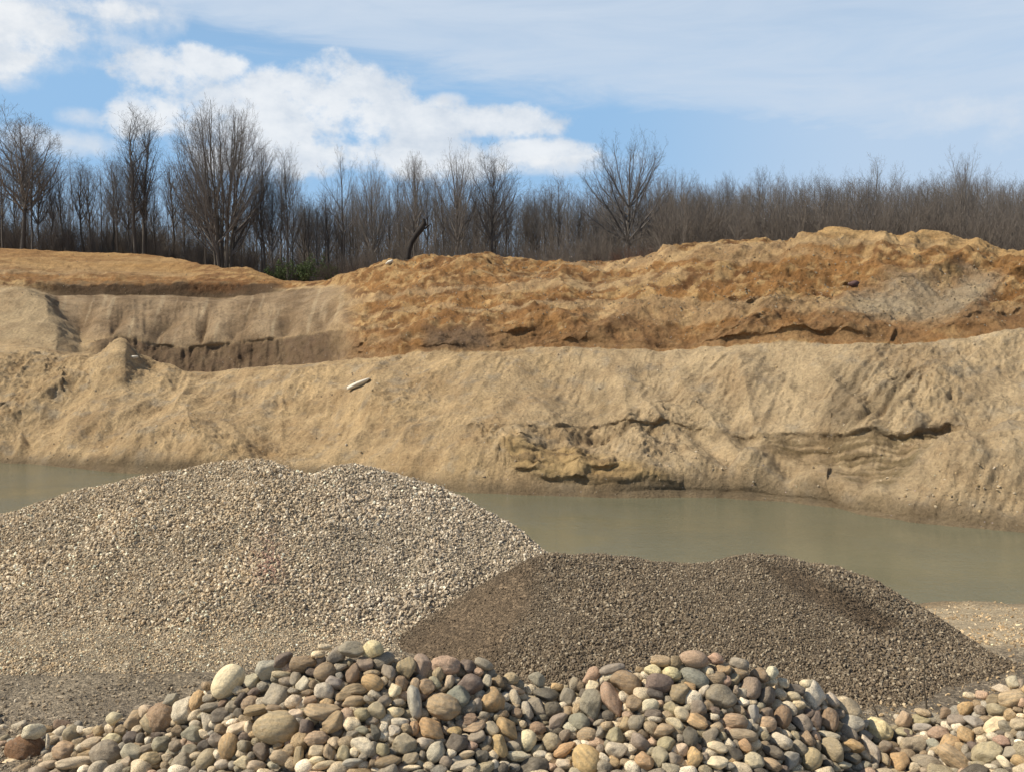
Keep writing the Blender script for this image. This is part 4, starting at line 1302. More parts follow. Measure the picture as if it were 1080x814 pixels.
# ---- everything smaller: one mass of stones filling the pile
def fill_cobbles():
    rng = np.random.default_rng(21)
    shapes = [stone_shape(k, 400+i, ICO3)[0] for i, k in enumerate('rrrrraaarlse')]
    keys = ['grey','lgrey','mauve','tan','ltan','olive','green','dgrey','brown','bgrey','cream','purple','white','pink','ochre','red']
    prob = np.array([10,12,9,10,12,9,7,6,5,5,8,3,5,4,4,1], float); prob /= prob.sum()
    Vs, Fs, Cs = [], [], []; off = 0
    def put(x, y, z, r3, rot, c, si):
        nonlocal off
        V = shapes[si]*r3; V = V@rot.T+np.array((x, y, z))
        Vs.append(V); Fs.append(ICO3[1]+off); off += len(V); Cs.append(np.tile(c, (len(V), 1)))
    for q in rest:
        x, y, z = q['pos']; d = y; W_, H_ = q['w']/F*d, q['h']/F*d
        put(x, y, z, np.array((W_/2, .5*math.sqrt(W_*H_), H_/2)), np.array(frame_for(q['px'], q['py'], q['a'])), calm(CC[q['c']])*rng.uniform(.85, 1.15), rng.integers(0, 12))
    big = np.array([(q['px'], q['py'], q['w'], q['h'], q['a']) for q in cat])
    ca, sa = np.cos(np.radians(big[:, 4])), np.sin(np.radians(big[:, 4]))
    placed = np.zeros((40000, 3)); cnt = [0]
    def try_put(px, py, r, back, tol, gap):
        dx, dy = px-big[:, 0], -(py-big[:, 1])
        u = (dx*ca+dy*sa)/(big[:, 2]/2+r*tol); w = (-dx*sa+dy*ca)/(big[:, 3]/2+r*tol)
        if (u*u+w*w < 1).any(): return
        a = placed[:cnt[0]]
        if len(a) and (np.hypot(a[:, 0]-px, a[:, 1]-py) < gap*(a[:, 2]+r)).any(): return
        placed[cnt[0]] = (px, py, r); cnt[0] += 1
        x, y, z = (float(v) for v in pile_point(np.array(px), np.array(py)))
        sx, sz = slope(px, py); y2 = y+back; x += back*float(sx); z += back*float(sz)
        R_ = r/F*y2
        k = keys[rng.choice(len(keys), p=prob)]
        r3 = R_*np.array((rng.uniform(1.0, 1.35), rng.uniform(.8, 1.0), rng.uniform(.7, .95)))
        rot = np.array(frame_for(px, py, rng.uniform(-40, 40)))
        put(x, y2, z, r3, rot, calm(CC[k], .55)*rng.uniform(.8, 1.15), rng.integers(0, 12))
    for n, r0, r1, back, tol, gap in ((2500, 8, 12, .02, .35, .72), (9000, 5, 8, .05, .1, .7), (14000, 3.5, 6, .09, -.35, .62)):
        for _ in range(n):
            px = rng.uniform(-10, 1090); lo = crest_y(px)+2
            py = rng.uniform(lo, 842)
            try_put(px, py, rng.uniform(r0, r1), back, tol, gap)
    # outside the picture, where the pile goes on
    cnt[0] = 0
    for _ in range(6000):
        side = rng.random()
        if side < .6: px = rng.uniform(-20, 1100); py = rng.uniform(838, 1000)
        elif side < .8: px = rng.uniform(-110, -6); py = rng.uniform(crest_y(px)-2, 860)
        else: px = rng.uniform(1086, 1240); py = rng.uniform(crest_y(px)-2, 860)
        try_put(px, py, rng.uniform(8, 15), 0.0, .5, .78)
    # loose stones rolled down the back of the pile, behind the crest
    for _ in range(1400):
        px = rng.uniform(-40, 1200); d = float(crest_d(px))+abs(rng.normal(0, .35))+.1
        x = (px-CX)/F*d; z = float(max(pile_height(x, d)-.06, 0.0)); R_ = rng.uniform(.035, .085)
        if z < .02 and rng.random() < .6: continue
        k = keys[rng.choice(len(keys), p=prob)]
        put(x, d, z+R_*.25, R_*np.array((1.2, 1.0, .8)), np.array(frame_for(px, 720, rng.uniform(-40, 40))), calm(CC[k], .55)*rng.uniform(.8, 1.1), rng.integers(0, 12))
    me = mesh_np('small_cobbles', np.concatenate(Vs), np.concatenate(Fs), M_COBFILL, True, attrs3={'dirt': np.concatenate(Cs)})
    tag(link('small_cobbles', me), 'small mixed cobbles filling the gaps of the foreground pile', 'cobbles', None, 'stuff')
fill_cobbles()

# ------------------------------------------------------------------ bare trees
def tubes(segs, sides):
    """segs: (n,8) p0 p1 r0 r1 -> V, F"""
    S = np.asarray(segs, float); n = len(S)
    if n == 0: return np.zeros((0, 3)), np.zeros((0, 4), int)
    p0, p1, r0, r1 = S[:, :3], S[:, 3:6], S[:, 6], S[:, 7]
    d = p1-p0; L = np.linalg.norm(d, axis=1)[:, None]+1e-9; d = d/L
    p1 = p1+d*np.minimum(r1[:, None]*.6, L*.2)
    ref = np.where(np.abs(d[:, 2:3]) > .9, np.array([[1., 0, 0]]), np.array([[0, 0, 1.]]))
    a = np.cross(d, ref); a /= np.linalg.norm(a, axis=1)[:, None]; b = np.cross(d, a)
    th = np.arange(sides)*2*math.pi/sides
    ring = a[:, None]*np.cos(th)[None, :, None]+b[:, None]*np.sin(th)[None, :, None]
    V = np.concatenate([p0[:, None]+ring*r0[:, None, None], p1[:, None]+ring*r1[:, None, None]], 1)
    i = np.arange(sides); j = (i+1) % sides
    f = np.stack([i, j, j+sides, i+sides], -1)
    Fc = f[None]+(np.arange(n)*2*sides)[:, None, None]
    return V.reshape(-1, 3), Fc.reshape(-1, 4)
def norm(a): return a/(np.linalg.norm(a, axis=-1, keepdims=True)+1e-9)
def march(rng, P, D, L, ns, jit, up):
    """walk many branches at once -> points (n, ns+1, 3)"""
    pts = [P]; D = norm(D); st = (L/ns)[:, None]
    for i in range(ns):
        D = norm(D+rng.normal(size=D.shape)*jit+np.array((0, 0, up))); P = P+D*st; pts.append(P)
    return np.stack(pts, 1)
def segs_of(pts, r, tip):
    n, m, _ = pts.shape; t = np.linspace(0, 1, m)
    rr = r[:, None]*(1-t[None]*(1-tip))
    return np.concatenate([pts[:, :-1], pts[:, 1:], rr[:, :-1, None], rr[:, 1:, None]], -1).reshape(-1, 8)
def sprout(rng, pts, r, tip, k, fr, ang, Ls, rr, rmin=.0004):
    """k children on every branch: start points, directions, lengths, radii"""
    n, m, _ = pts.shape
    t = fr+(1-fr)*((np.arange(k)[None]+rng.uniform(.1, .95, (n, k)))/k); t = np.clip(t, 0, .995)
    f = t*(m-1); i = np.minimum(f.astype(int), m-2); q = (f-i)[..., None]; ii = np.arange(n)[:, None]
    P = pts[ii, i]*(1-q)+pts[ii, i+1]*q; dd = norm(pts[ii, i+1]-pts[ii, i])
    ref = np.where(np.abs(dd[..., 2:3]) > .8, np.array((1., 0, 0)), np.array((0, 0, 1.)))
    a = norm(np.cross(dd, ref)); b = np.cross(dd, a)
    az = rng.uniform(0, 6.28, (n, 1))+np.arange(k)[None]*2.4+rng.uniform(-.5, .5, (n, k))
    an = np.radians(ang)*rng.uniform(.7, 1.3, (n, k))
    D = dd*np.cos(an)[..., None]+(a*np.cos(az)[..., None]+b*np.sin(az)[..., None])*np.sin(an)[..., None]
    L = Ls[:, None]*rng.uniform(.6, 1.25, (n, k))*(1-.45*t)
    R_ = np.maximum(r[:, None]*(1-t*(1-tip))*rr, rmin)
    return P.reshape(-1, 3), D.reshape(-1, 3), L.ravel(), R_.ravel()
#            crown radius, crown centre, crown half height, limbs, rise, lowest/highest fork, trunk radius, L2 kids, L3 kids, L4 kids
KIND = {'slender': (.105, .70, .30, 18, 1.5, .38, .88, .0105, 6, 5, 2), 'twin': (.10, .66, .34, 15, 1.9, .34, .88, .0105, 6, 5, 2),
        'vase': (.25, .62, .38, 24, 1.25, .26, .62, .0135, 9, 6, 3), 'fan': (.36, .60, .40, 28, .85, .28, .56, .0155, 10, 6, 3),
        'oval': (.20, .64, .36, 26, 1.2, .34, .80, .0125, 9, 6, 3), 'ragged': (.24, .68, .32, 9, 1.0, .45, .78, .0105, 7, 5, 2),
        'multi': (.27, .62, .38, 9, 1.3, .20, .66, .0105, 9, 6, 3)}
def tree_segs(rng, kind, off=(0, 0), lean=(0, 0), cut=False, sector=None):
    rx, zc, rv, N, rise, amin, amax, r0, k2, k3, k4 = KIND[kind]
    out = [[], [], [], [], []]
    H = rng.uniform(.90, .96)
    tz = np.linspace(0, H, 11); wob = np.cumsum(rng.normal(size=(11, 2))*.006, 0)
    trunk = np.stack([off[0]+lean[0]*tz**1.1+wob[:, 0]*(tz > 0), off[1]+lean[1]*tz**1.1+wob[:, 1]*(tz > 0), tz], -1)
    out[0].append(segs_of(trunk[None], np.array([r0]), .14))
    el = np.arcsin(np.clip(np.linspace(-.22 if kind != 'far' else -.4, .97, N)+rng.uniform(-.05, .05, N), -.6, .99)); az = np.arange(N)*2.4+rng.uniform(0, 6)+rng.uniform(-.4, .4, N)
    if sector is not None: az = sector+rng.normal(size=N)*.75
    R_ = rx*np.cos(el)*rng.uniform(.80, 1.05, N)
    tip = np.stack([R_*np.cos(az), R_*np.sin(az), zc+rv*np.sin(el)*rng.uniform(.93, 1.03, N)], -1)
    if kind == 'multi' or sector is not None:
        tip[:, :2] += np.array(off)+np.array(lean)*.55
        sc_z = 1-1.15*math.hypot(*lean)**1.0; tip[:, 2] *= sc_z; trunk[:, 2] *= sc_z
    za = np.clip(tip[:, 2]-rise*(R_+.06)-.05, amin, amax*H) + rng.uniform(-.02, .02, N)*(5 if kind == 'multi' else 2)
    at_ = np.stack([np.interp(za, tz, trunk[:, 0]), np.interp(za, tz, trunk[:, 1]), za], -1)
    ctl = at_+(tip-at_)*np.array((.62, .62, .42)); t = np.linspace(0, 1, 9)[None, :, None]
    limb = at_[:, None]*(1-t)**2+2*ctl[:, None]*t*(1-t)+tip[:, None]*t*t
    limb[:, 1:] += np.cumsum(rng.normal(size=(N, 8, 3))*.0045, 1)
    Ll = np.linalg.norm(tip-at_, axis=1); r1 = np.clip(r0*(1-.75*za)*.74*(.5+Ll/.5*.5), .0015, r0*.72)
    out[1].append(segs_of(limb, r1, .18))
    P, D, L, r = sprout(rng, limb, r1, .18, k2, .16, 32, .12+.22*Ll, .50)
    p2 = march(rng, P, D, L, 5, .09, .12); out[2].append(segs_of(p2, r, .25))
    # the leader carries twigs too
    P, D, L, r = sprout(rng, trunk[None, 5:], np.array([r0*.5]), .2, 14, .2, 35, np.array([.13]), .4)
    p2b = march(rng, P, D, L, 5, .09, .10); out[2].append(segs_of(p2b, r, .25))
    p2 = np.concatenate([p2, p2b]); L2 = np.linalg.norm(p2[:, -1]-p2[:, 0], axis=1); r2 = np.full(len(p2), .0013)
    P, D, L, r = sprout(rng, p2, r2, .4, k3, .12, 34, .03+.32*L2, .50)
    p3 = march(rng, P, D, L, 2 if cut else 3, .11, .10); out[3].append(segs_of(p3, np.minimum(r, .0010), .5))
    if not cut:
        P, D, L, r = sprout(rng, p3, np.full(len(p3), .0008), .6, k4, .1, 36, np.full(len(p3), .034), .6)
        p4 = march(rng, P, D, L, 2, .12, .06); out[4].append(segs_of(p4, np.full(len(p4), .00042), .7))
    return [np.concatenate(o) if o else np.zeros((0, 8)) for o in out]
def tree_mesh(kind, seed, stems=1):
    rng = np.random.default_rng(seed)
    if stems == 1: out = tree_segs(rng, kind)
    else:
        outs = []
        for s in range(stems):
            a = s*6.283/stems+.4*seed; rad = .02 if stems == 2 else .03+.055*((s*7 % 5)/4)
            outs.append(tree_segs(rng, kind, (rad*math.cos(a), rad*math.sin(a)), (.05*math.cos(a), .05*math.sin(a)) if stems == 2 else ((.08+.10*((s*7 % 5)/4))*math.cos(a), (.08+.10*((s*7 % 5)/4))*math.sin(a)),
                        sector=a if stems > 2 else None))
        out = [np.concatenate(o) for o in zip(*outs)]
    Vt, Ft = tubes(out[0], 7); parts = [tubes(out[1], 5)]+[tubes(o, 3) for o in out[2:]]
    off = 0; Vs, Fs = [], []
    for V, Fc in parts: Vs.append(V); Fs.append(Fc+off); off += len(V)
    Vc = np.concatenate(Vs); Fc = np.concatenate(Fs)
    top = np.percentile(Vc[:, 2], 99.97); wid = np.percentile(np.abs(Vc[:, 0]-np.median(Vc[:, 0])), 98)*2
    return mesh_np('trunk', Vt/top, Ft, M_BARK), mesh_np('crown', Vc/top, Fc, M_TWIG), wid/top
TREES = {}
for k, seeds in {'slender': (1, 2, 3, 4), 'vase': (5, 6), 'fan': (7,), 'ragged': (8, 9), 'oval': (10, 11, 12)}.items():
    TREES[k] = [tree_mesh(k, s*13+1) for s in seeds]
TREES['multi'] = [tree_mesh('multi', 77, 9)]
TREES['twin'] = [tree_mesh('twin', 78, 2)]
def tree(kind, var, px, top, d, wpx, label, rz, group=None, base_dz=-.25):
    z = ground_far(px, d)+base_dz
    sx, sz = slope(px, top); H = CAMZ+float(sz)*d-z
    tm, cm, wn = TREES[kind][var % len(TREES[kind])]
    root = bpy.data.objects.new('bare_tree', None); COL.objects.link(root)
    root.location = (float(sx)*d, d, z); root.rotation_euler = (0, 0, rz); root.empty_display_size = .5
    wsc = (wpx/F*d)/(wn*H) if wpx else 1.0
    for nm, me in (('trunk', tm), ('crown', cm)):
        o = bpy.data.objects.new(nm, me); COL.objects.link(o); o.parent = root
        o.scale = (H*wsc, H*wsc, H)
    tag(root, label, 'tree', group); return root
BIG = [('oval',0,20,112,126,88,'tall round-crowned bare tree at the left end of the treeline',0.3),
       ('twin',0,146,110,126,48,'tall narrow twin-stemmed bare tree standing against the white cloud',1.0),
       ('multi',0,233,108,122,112,'broad dome-crowned bare tree with many stems, biggest on the left',0.5),
       ('slender',0,276,146,125,34,'slim upright bare tree at the right flank of the dome-crowned tree',2.0),
       ('slender',1,303,148,124,30,'slim pole-like bare tree standing alone right of the dome-crowned tree',0.8),
       ('ragged',0,360,150,122,52,'ragged bare tree with few forked limbs above the dark bush',0.2),
       ('vase',0,392,160,124,44,'vase-shaped bare tree just right of the ragged forked tree',1.7),
       ('oval',1,436,158,121,40,'oval-crowned bare tree rising directly behind the bent dark trunk',0.9),
       ('vase',1,482,147,119,56,'tall vase-shaped bare tree, left of the close pair in the middle',0.0),
       ('oval',2,520,148,120,58,'tall oval-crowned bare tree, right of the close pair in the middle',2.5),
       ('fan',0,662,135,112,98,'large fan-crowned bare tree standing alone above the clay bank',0.7),
       ('ragged',1,925,160,135,56,'thin spindly bare tree poking above the brown wood on the right',1.2),
       ('vase',1,1018,152,126,60,'taller bare tree above the brown wood near the right edge',2.2)]
for k, v, px, top, d, w, lab, rz in BIG: tree(k, v, px, top, d, w, lab, rz)
rng = np.random.default_rng(5); small = []
for px in np.arange(-70, 716, 10.2):
    p = px+rng.uniform(-4, 4); k = ['slender', 'slender', 'oval', 'ragged', 'slender'][rng.integers(0, 5)]
    base = np.interp(p, [-70, 60, 200, 320, 420, 560, 720], [150, 162, 172, 192, 184, 188, 186])
    small.append(dict(kind=k, px=p, top=base+rng.normal()*9, d=rng.uniform(124, 142), w=rng.uniform(20, 36)))
for px in np.arange(716, 1150, 13.5):
    p = px+rng.uniform(-6, 6)
    small.append(dict(kind=['slender', 'oval', 'ragged'][rng.integers(0, 3)], px=p, top=181+rng.normal()*5-(6 if 820 < p < 900 else 0), d=rng.uniform(118, 150), w=rng.uniform(22, 38)))
TL = sorted([(b[2], n) for b, n in zip(BIG, ['the round-crowned tree', 'the twin-stemmed tree', 'the dome-crowned tree', 'the dome-side slim tree', 'the pole-like tree', 'the ragged tree',
     'the left vase-shaped tree', 'the tree behind the bent trunk', 'the middle vase-shaped tree', 'the middle oval-crowned tree', 'the fan-crowned tree', 'the spindly tree', 'the taller right-hand tree'])])
KW = {'slender': 'slender', 'oval': 'oval-crowned', 'ragged': 'crooked'}
for q in small:
    i = min(range(len(TL)), key=lambda i: abs(TL[i][0]-q['px']))
    side = 'left' if q['px'] < TL[i][0] else 'right'; dist = abs(TL[i][0]-q['px'])
    q['label'] = f"{KW[q['kind']]} bare tree {'close behind' if dist < 9 else (side+' of') if dist < 60 else ('far '+side+' of')} {TL[i][1]}"
settle(small, 'tree')
for i, q in enumerate(small):
    tree(q['kind'], i, q['px'], q['top'], q['d'], q['w'], q['label'], float(rng.uniform(0, 6.28)), 'bare trees along the treeline')
# the deep wood behind, one mass of stems and twigs
def woodland():
    rng = np.random.default_rng(31)
    protos = []
    KIND['far'] = (.15, .62, .38, 14, 1.4, .22, .85, .0070, 6, 5, 2)
    for q in range(8):
        out = tree_segs(rng, 'far', cut=True)
        V0, F0 = tubes(out[0][::2]*1.0, 4); 
        V0, F0 = tubes(out[0], 4); V1, F1 = tubes(np.concatenate([out[1][::1], out[2][::1], out[3]*np.array([1,1,1,1,1,1,1.1,1.1])]), 3)
        V = np.concatenate([V0, V1]); V[:, 2] /= np.percentile(V[:, 2], 99.9); protos.append((V, np.concatenate([F0, F1+len(V0)])))
    brush = []
    for q in range(4):
        n = 10; a = rng.uniform(0, 6.28, n); P = np.stack([.16*np.cos(a), .16*np.sin(a), 0*a], -1); D = np.stack([.4*np.cos(a), .4*np.sin(a), 1+0*a], -1)
        p1 = march(rng, P, D, rng.uniform(.6, 1.05, n), 4, .08, .06); P, D, L, r = sprout(rng, p1, np.full(n, .008), .3, 8, .15, 30, np.full(n, .42), .5)
        p2 = march(rng, P, D, L, 3, .1, .06); P, D, L, r3 = sprout(rng, p2, r, .4, 4, .15, 32, np.full(len(p2), .2), .6); p3 = march(rng, P, D, L, 1, .1, .05)
        brush.append(tubes(np.concatenate([segs_of(p1, np.full(n, .008), .3), segs_of(p2, np.full(len(p2), .004), .5), segs_of(p3, np.full(len(p3), .0026), .6)]), 3))
    Vs, Fs = [], []; off = 0
    def put(pr, px, d, H, ws):
        nonlocal off
        V, Fc = pr; a = rng.uniform(0, 6.28); c, s = math.cos(a), math.sin(a)
        Q = np.stack([(V[:, 0]*c-V[:, 1]*s)*H*ws, (V[:, 0]*s+V[:, 1]*c)*H*ws, V[:, 2]*H], -1)
        z = ground_far(px, d)-.3
        Vs.append(Q+np.array(((px-CX)/F*d, d, z))); Fs.append(Fc+off); off += len(V)
    for _ in range(880):
        px = rng.uniform(-160, 1240); right = px > 690
        if not right and rng.random() < .28: continue
        d = rng.uniform(128, 200)
        top = np.interp(px, [-160, 120, 300, 400, 690, 760, 880, 960, 1240], [190, 200, 212, 205, 198, 188, 183, 187, 183])+abs(rng.normal())*12-6*(rng.random() < .12)
        H = CAMZ+float(slope(px, top)[1])*d-ground_far(px, d)
        put(protos[rng.integers(0, 7)], px, d, H, rng.uniform(.8, 1.25))
    for _ in range(1700):
        px = rng.uniform(-120, 1200)
        d = rng.uniform(116 if px > 320 else 127, 165)
        if px > 560: d = rng.uniform(96, 140)
        put(brush[rng.integers(0, 4)], px, d, rng.uniform(1.5, 6.5)*rng.uniform(.6, 1) if px < 690 else rng.uniform(2.5, 9), rng.uniform(.5, .9))
    me = mesh_np('woodland', np.concatenate(Vs), np.concatenate(Fs), M_WOOD)
    tag(link('woodland', me), 'deep bare brown wood behind the treeline along the quarry top', 'woodland', None, 'stuff')
woodland()
# bent dark dead trunk on the crest of the clay
def curved(name, pts, radii, sides, mat, parent=None):
    P = [np.array(p, float) for p in pts]; seg = []
    for i in range(len(P)-1): seg.append((*P[i], *P[i+1], radii[i], radii[i+1]))
    V, Fc = tubes(seg, sides); return link(name, mesh_np(name, V, Fc, mat), parent)
d0 = 90.0; X0, _, Z0 = (float(v) for v in at(430, 270, d0))
dt = bpy.data.objects.new('dead_tree', None); COL.objects.link(dt); dt.location = (X0, d0, Z0-.3)
tag(dt, 'bent dark leaning dead trunk on the clay crest in the middle', 'tree')
curved('trunk', [(0,0,0),(.12,0,.8),(.35,.05,1.5),(.75,.1,2.2),(1.25,.1,2.8),(1.55,.1,3.3),(1.5,.1,3.7)], [.26,.24,.23,.26,.30,.22,.12], 9, M_DARKBARK, dt)
curved('limb', [(1.25,.1,2.8),(1.7,.1,2.9),(2.2,.1,3.3)], [.12,.08,.03], 6, M_DARKBARK, dt)
curved('limb', [(.75,.1,2.2),(.5,.3,2.9),(.55,.4,3.6)], [.09,.06,.02], 6, M_DARKBARK, dt)
# bushes at the edge of the clay
def bush(name, px, py, d, wm, hm, label, seed, leaf=None, twig=None, nleaf=0):
    rng = np.random.default_rng(seed); x, y, z = (float(v) for v in at(px, py, d))
    root = bpy.data.objects.new(name, None); COL.objects.link(root); root.location = (x, y, z-.2); tag(root, label, 'bush')
    n = 30; a = rng.uniform(0, 6.28, n); q = np.sqrt(rng.random(n)); P = np.stack([q*wm*.42*np.cos(a), q*wm*.25*np.sin(a), 0*a], -1)
    D = np.stack([.6*q*np.cos(a), .4*q*np.sin(a), 1+0*a], -1); Ln = hm*rng.uniform(.6, 1, n)*(1-.5*q*q)
    p1 = march(rng, P, D, Ln, 4, .1, .05); P, D, L, r = sprout(rng, p1, np.full(n, .022), .35, 9, .15, 36, Ln*.5, .5)
    p2 = march(rng, P, D, L, 3, .14, .05); P, D, L, r3 = sprout(rng, p2, r, .4, 6, .15, 36, np.full(len(p2), hm*.2), .6); p3 = march(rng, P, D, L, 2, .16, .03)
    s2 = segs_of(p2, r, .4); s3 = segs_of(p3, np.full(len(p3), .006), .6)
    V, Fc = tubes(np.concatenate([segs_of(p1, np.full(n, .022), .35), s2, s3]), 3); link('stems', mesh_np('stems', V, Fc, twig), root)
    if nleaf:
        segs = np.concatenate([s2, s3]); pick = segs[rng.integers(0, len(segs), nleaf)]
        c = pick[:, :3]+(pick[:, 3:6]-pick[:, :3])*rng.random((nleaf, 1))+rng.normal(size=(nleaf, 3))*.06
        q = np.array([(-.5,-.3,0),(.5,-.3,0.1),(.5,.3,0),(-.5,.3,.1)])*.13
        VV = np.einsum('nij,kj->nki', rand_rot(nleaf, rng), q)+c[:, None]
        FF = np.arange(nleaf*4).reshape(-1, 4)
        link('foliage', mesh_np('foliage', VV.reshape(-1, 3), FF, leaf, False), root)
M_LEAF = mat_plain('spring_leaves', (.055,.085,.028), (.095,.125,.045), 2.0); M_REDTWIG = mat_bark('reddish_twigs', (.085,.050,.038), (.135,.085,.062))
M_DKTWIG = mat_bark('dark_twigs', (.045,.035,.030), (.085,.065,.055))
bush('green_bush', 322, 297, 108, 9.0, 2.9, 'low green bush at the wood edge beside the dark bush', 1, M_LEAF, M_DKTWIG, 5200)
bush('bare_bush', 358, 296, 103, 5.0, 2.9, 'dense dark brown bare bush right of the green bush', 2, None, M_DKTWIG)
bush('bare_bush', 672, 282, 84, 4.6, 2.3, 'reddish brown bare bush in the dip under the fan-crowned tree', 3, None, M_REDTWIG)
bush('bare_bush', 640, 283, 88, 4.0, 1.9, 'grey brown bare bush left of the reddish bush', 4, None, M_DKTWIG)

# pale driftwood-like slab on the sand, pale rock on the crest, small stones
def bank_point(px, py):
    """where the sight line meets the built bank"""
    qx, qy = project(BANKP[..., 0], BANKP[..., 1], BANKP[..., 2])
    m = (BANKV > 1) & (BANKV < 9)
    e = np.where(m, np.hypot(qx-px, qy-py), 1e9); c = np.argsort(e.ravel())[:6]
    P = BANKP.reshape(-1, 3)[c]; return P[np.argmin(P[:, 1])]
M_PALE = mat_plain('pale_rock', (.52,.47,.37), (.70,.64,.52), 5.0)
def rock(name, px, py, w, h, ang, kind, label, catg, mat, seed):
    p = bank_point(px, py); d = p[1]; V, Fc = stone_shape(kind, seed, ICO3)
    o = link(name, mesh_np(name, V, Fc, mat)); W_, H_ = w/F*d, h/F*d
    rot = frame_for(px, py, ang)
    o.matrix_world = Matrix.LocRotScale(Vector((float(p[0]), float(p[1])-H_*.3, float(p[2])+H_*.3)), rot.to_quaternion(), Vector((W_/2, max(W_, H_)*.3, H_/2)))
    return tag(o, label, catg)
rock('pale_slab', 378, 406, 27, 6.5, 24, 'a', 'long pale slab lying tilted on the sand slope', 'rock', M_PALE, 5)
rock('pale_rock', 411, 278, 9, 4, 22, 'a', 'small pale rock on the orange clay crest left of the dead trunk', 'rock', M_PALE, 6)
rock('pale_rock', 142, 378, 9, 4, 0, 'a', 'small pale rock by the dark hollow behind the sand mounds', 'rock', M_PALE, 8)
rock('clay_boulder', 899, 302, 12, 7, 12, 'a', 'dark purplish clod stuck in the orange clay on the right', 'rock', mat_plain('dark_clod', (.07,.04,.038), (.12,.07,.06), 4), 9)

def loose_stones():
    rng = np.random.default_rng(91); m = (BANKV > 1.02) & (BANKV < 8.6) & (np.abs(BANKP[..., 0]) < 60)
    P = BANKP[m]; qx, qy = project(P[:, 0], P[:, 1], P[:, 2]); n_ = fbm(P[:, 0]*.12, P[:, 1]*.12, P[:, 2]*.2, 4, .6)
    w = .10+1.0*sst(.0, .4, n_)*(BANKV[m] < 2.0)+3.0*bump(qx, qy, 1000, 520, 70, 38)+1.5*sst(60, 0, np.abs(qy-300-.0*qx))*sst(380, 450, qx)
    w = w*(P[:, 1]/50)**2; pick = rng.choice(len(P), 9000, p=w/w.sum()); dim = np.where(BANKV[m][pick] > 2, .62, 1.0)[:, None]; P = P[pick]+rng.normal(size=(9000, 3))*.03
    size = .018+.075*rng.random(9000)**4
    pal = np.array([(.42,.34,.23),(.40,.32,.21),(.33,.26,.17),(.47,.39,.28),(.27,.21,.14),(.45,.33,.18)])
    me = scatter_mesh('loose_stones', P, size, pal[rng.integers(0, 6, 9000)]*dim*rng.uniform(.8, 1.15, (9000, 1)), rng, M_GRAVEL)
    tag(link('loose_stones', me), 'small loose stones and clods scattered over the quarry bank', 'stones', None, 'stuff')
loose_stones()
# dry weed stalks in front of the dark gravel
M_STALK = mat_plain('dry_stalk', (.05,.04,.03), (.10,.08,.055), 9)
def weed(px, py, d, segs, label):
    x, y, z = (float(v) for v in at(px, py, d))
    root = bpy.data.objects.new('dead_weed', None); COL.objects.link(root); root.location = (x, y, z); tag(root, label, 'weed')
    for nm, pts, r0, r1 in segs:
        n = len(pts); curved(nm, [(a/F*d, b, c/F*d) for a, b, c in pts], [r0+(r1-r0)*i/(n-1) for i in range(n)], 5, M_STALK, root)
weed(978, 752, 9.6, [('stem', [(0,0,-6),(-1,0,10),(-3,.02,28),(-2,.03,50),(-5,.05,72)], .011, .004), ('twig', [(-3,.02,33),(-15,.05,37),(-34,.06,35)], .006, .003), ('twig', [(-2,.03,50),(8,.05,62)], .005, .002)],
     'tall thin dead weed stalk with a side twig before the dark gravel')
weed(929, 758, 9.3, [('stem', [(0,0,-4),(-5,0,8),(-9,.02,18)], .010, .005), ('twig', [(-5,0,8),(-9,.02,11)], .005, .003)], 'short dark dead stalk left of the tall weed stalk')

# ------------------------------------------------------------------ sun, sky, camera
SUNV = Vector((-.68, -.13, .73)).normalized()
el = math.asin(SUNV.z); azr = math.atan2(SUNV.x, SUNV.y)
sd = bpy.data.lights.new('sun', 'SUN'); sd.energy = 5.0; sd.angle = R(.5); sd.color = (1.0, .91, .755)
so = bpy.data.objects.new('sun', sd); COL.objects.link(so); so.rotation_euler = (-SUNV).to_track_quat('-Z', 'Y').to_euler()
wd = bpy.data.worlds.new('World'); SC.world = wd; wd.use_nodes = True
nt = wd.node_tree; bg = nt.nodes['Background']; LK = nt.links.new
def wn(ty, **kw):
    n = nt.nodes.new(ty)
    for k, v in kw.items(): setattr(n, k, v)
    return n
def wm_(op, a, b=None, c=None, clamp=False):
    m = wn('ShaderNodeMath', operation=op, use_clamp=clamp)
    for k, v in ((0, a), (1, b), (2, c)):
        if v is None: continue
        if isinstance(v, (int, float)): m.inputs[k].default_value = v
        else: LK(v, m.inputs[k])
    return m.outputs[0]
sky = wn('ShaderNodeTexSky', sky_type='NISHITA', sun_disc=False, sun_elevation=el, sun_rotation=azr, air_density=1.0, dust_density=.6, ozone_density=1.5)
tc = wn('ShaderNodeTexCoord').outputs['Generated']
sep = wn('ShaderNodeSeparateXYZ'); LK(tc, sep.inputs[0])
az = wm_('ARCTAN2', sep.outputs[0], sep.outputs[1]); elv = wm_('ARCSINE', sep.outputs[2])
cmb = wn('ShaderNodeCombineXYZ'); LK(az, cmb.inputs[0]); LK(elv, cmb.inputs[1])
def wnoise(scale, detail, rough, sxy=(1, 1), off=0.0, dist=0.0):
    mp = wn('ShaderNodeMapping'); mp.inputs['Scale'].default_value = (sxy[0], sxy[1], 1); mp.inputs['Location'].default_value = (off, off*.7, off)
    LK(cmb.outputs[0], mp.inputs['Vector'])
    n = wn('ShaderNodeTexNoise'); n.inputs['Scale'].default_value = scale; n.inputs['Detail'].default_value = detail; n.inputs['Roughness'].default_value = rough; n.inputs['Distortion'].default_value = dist
    LK(mp.outputs[0], n.inputs['Vector']); return n.outputs['Fac']
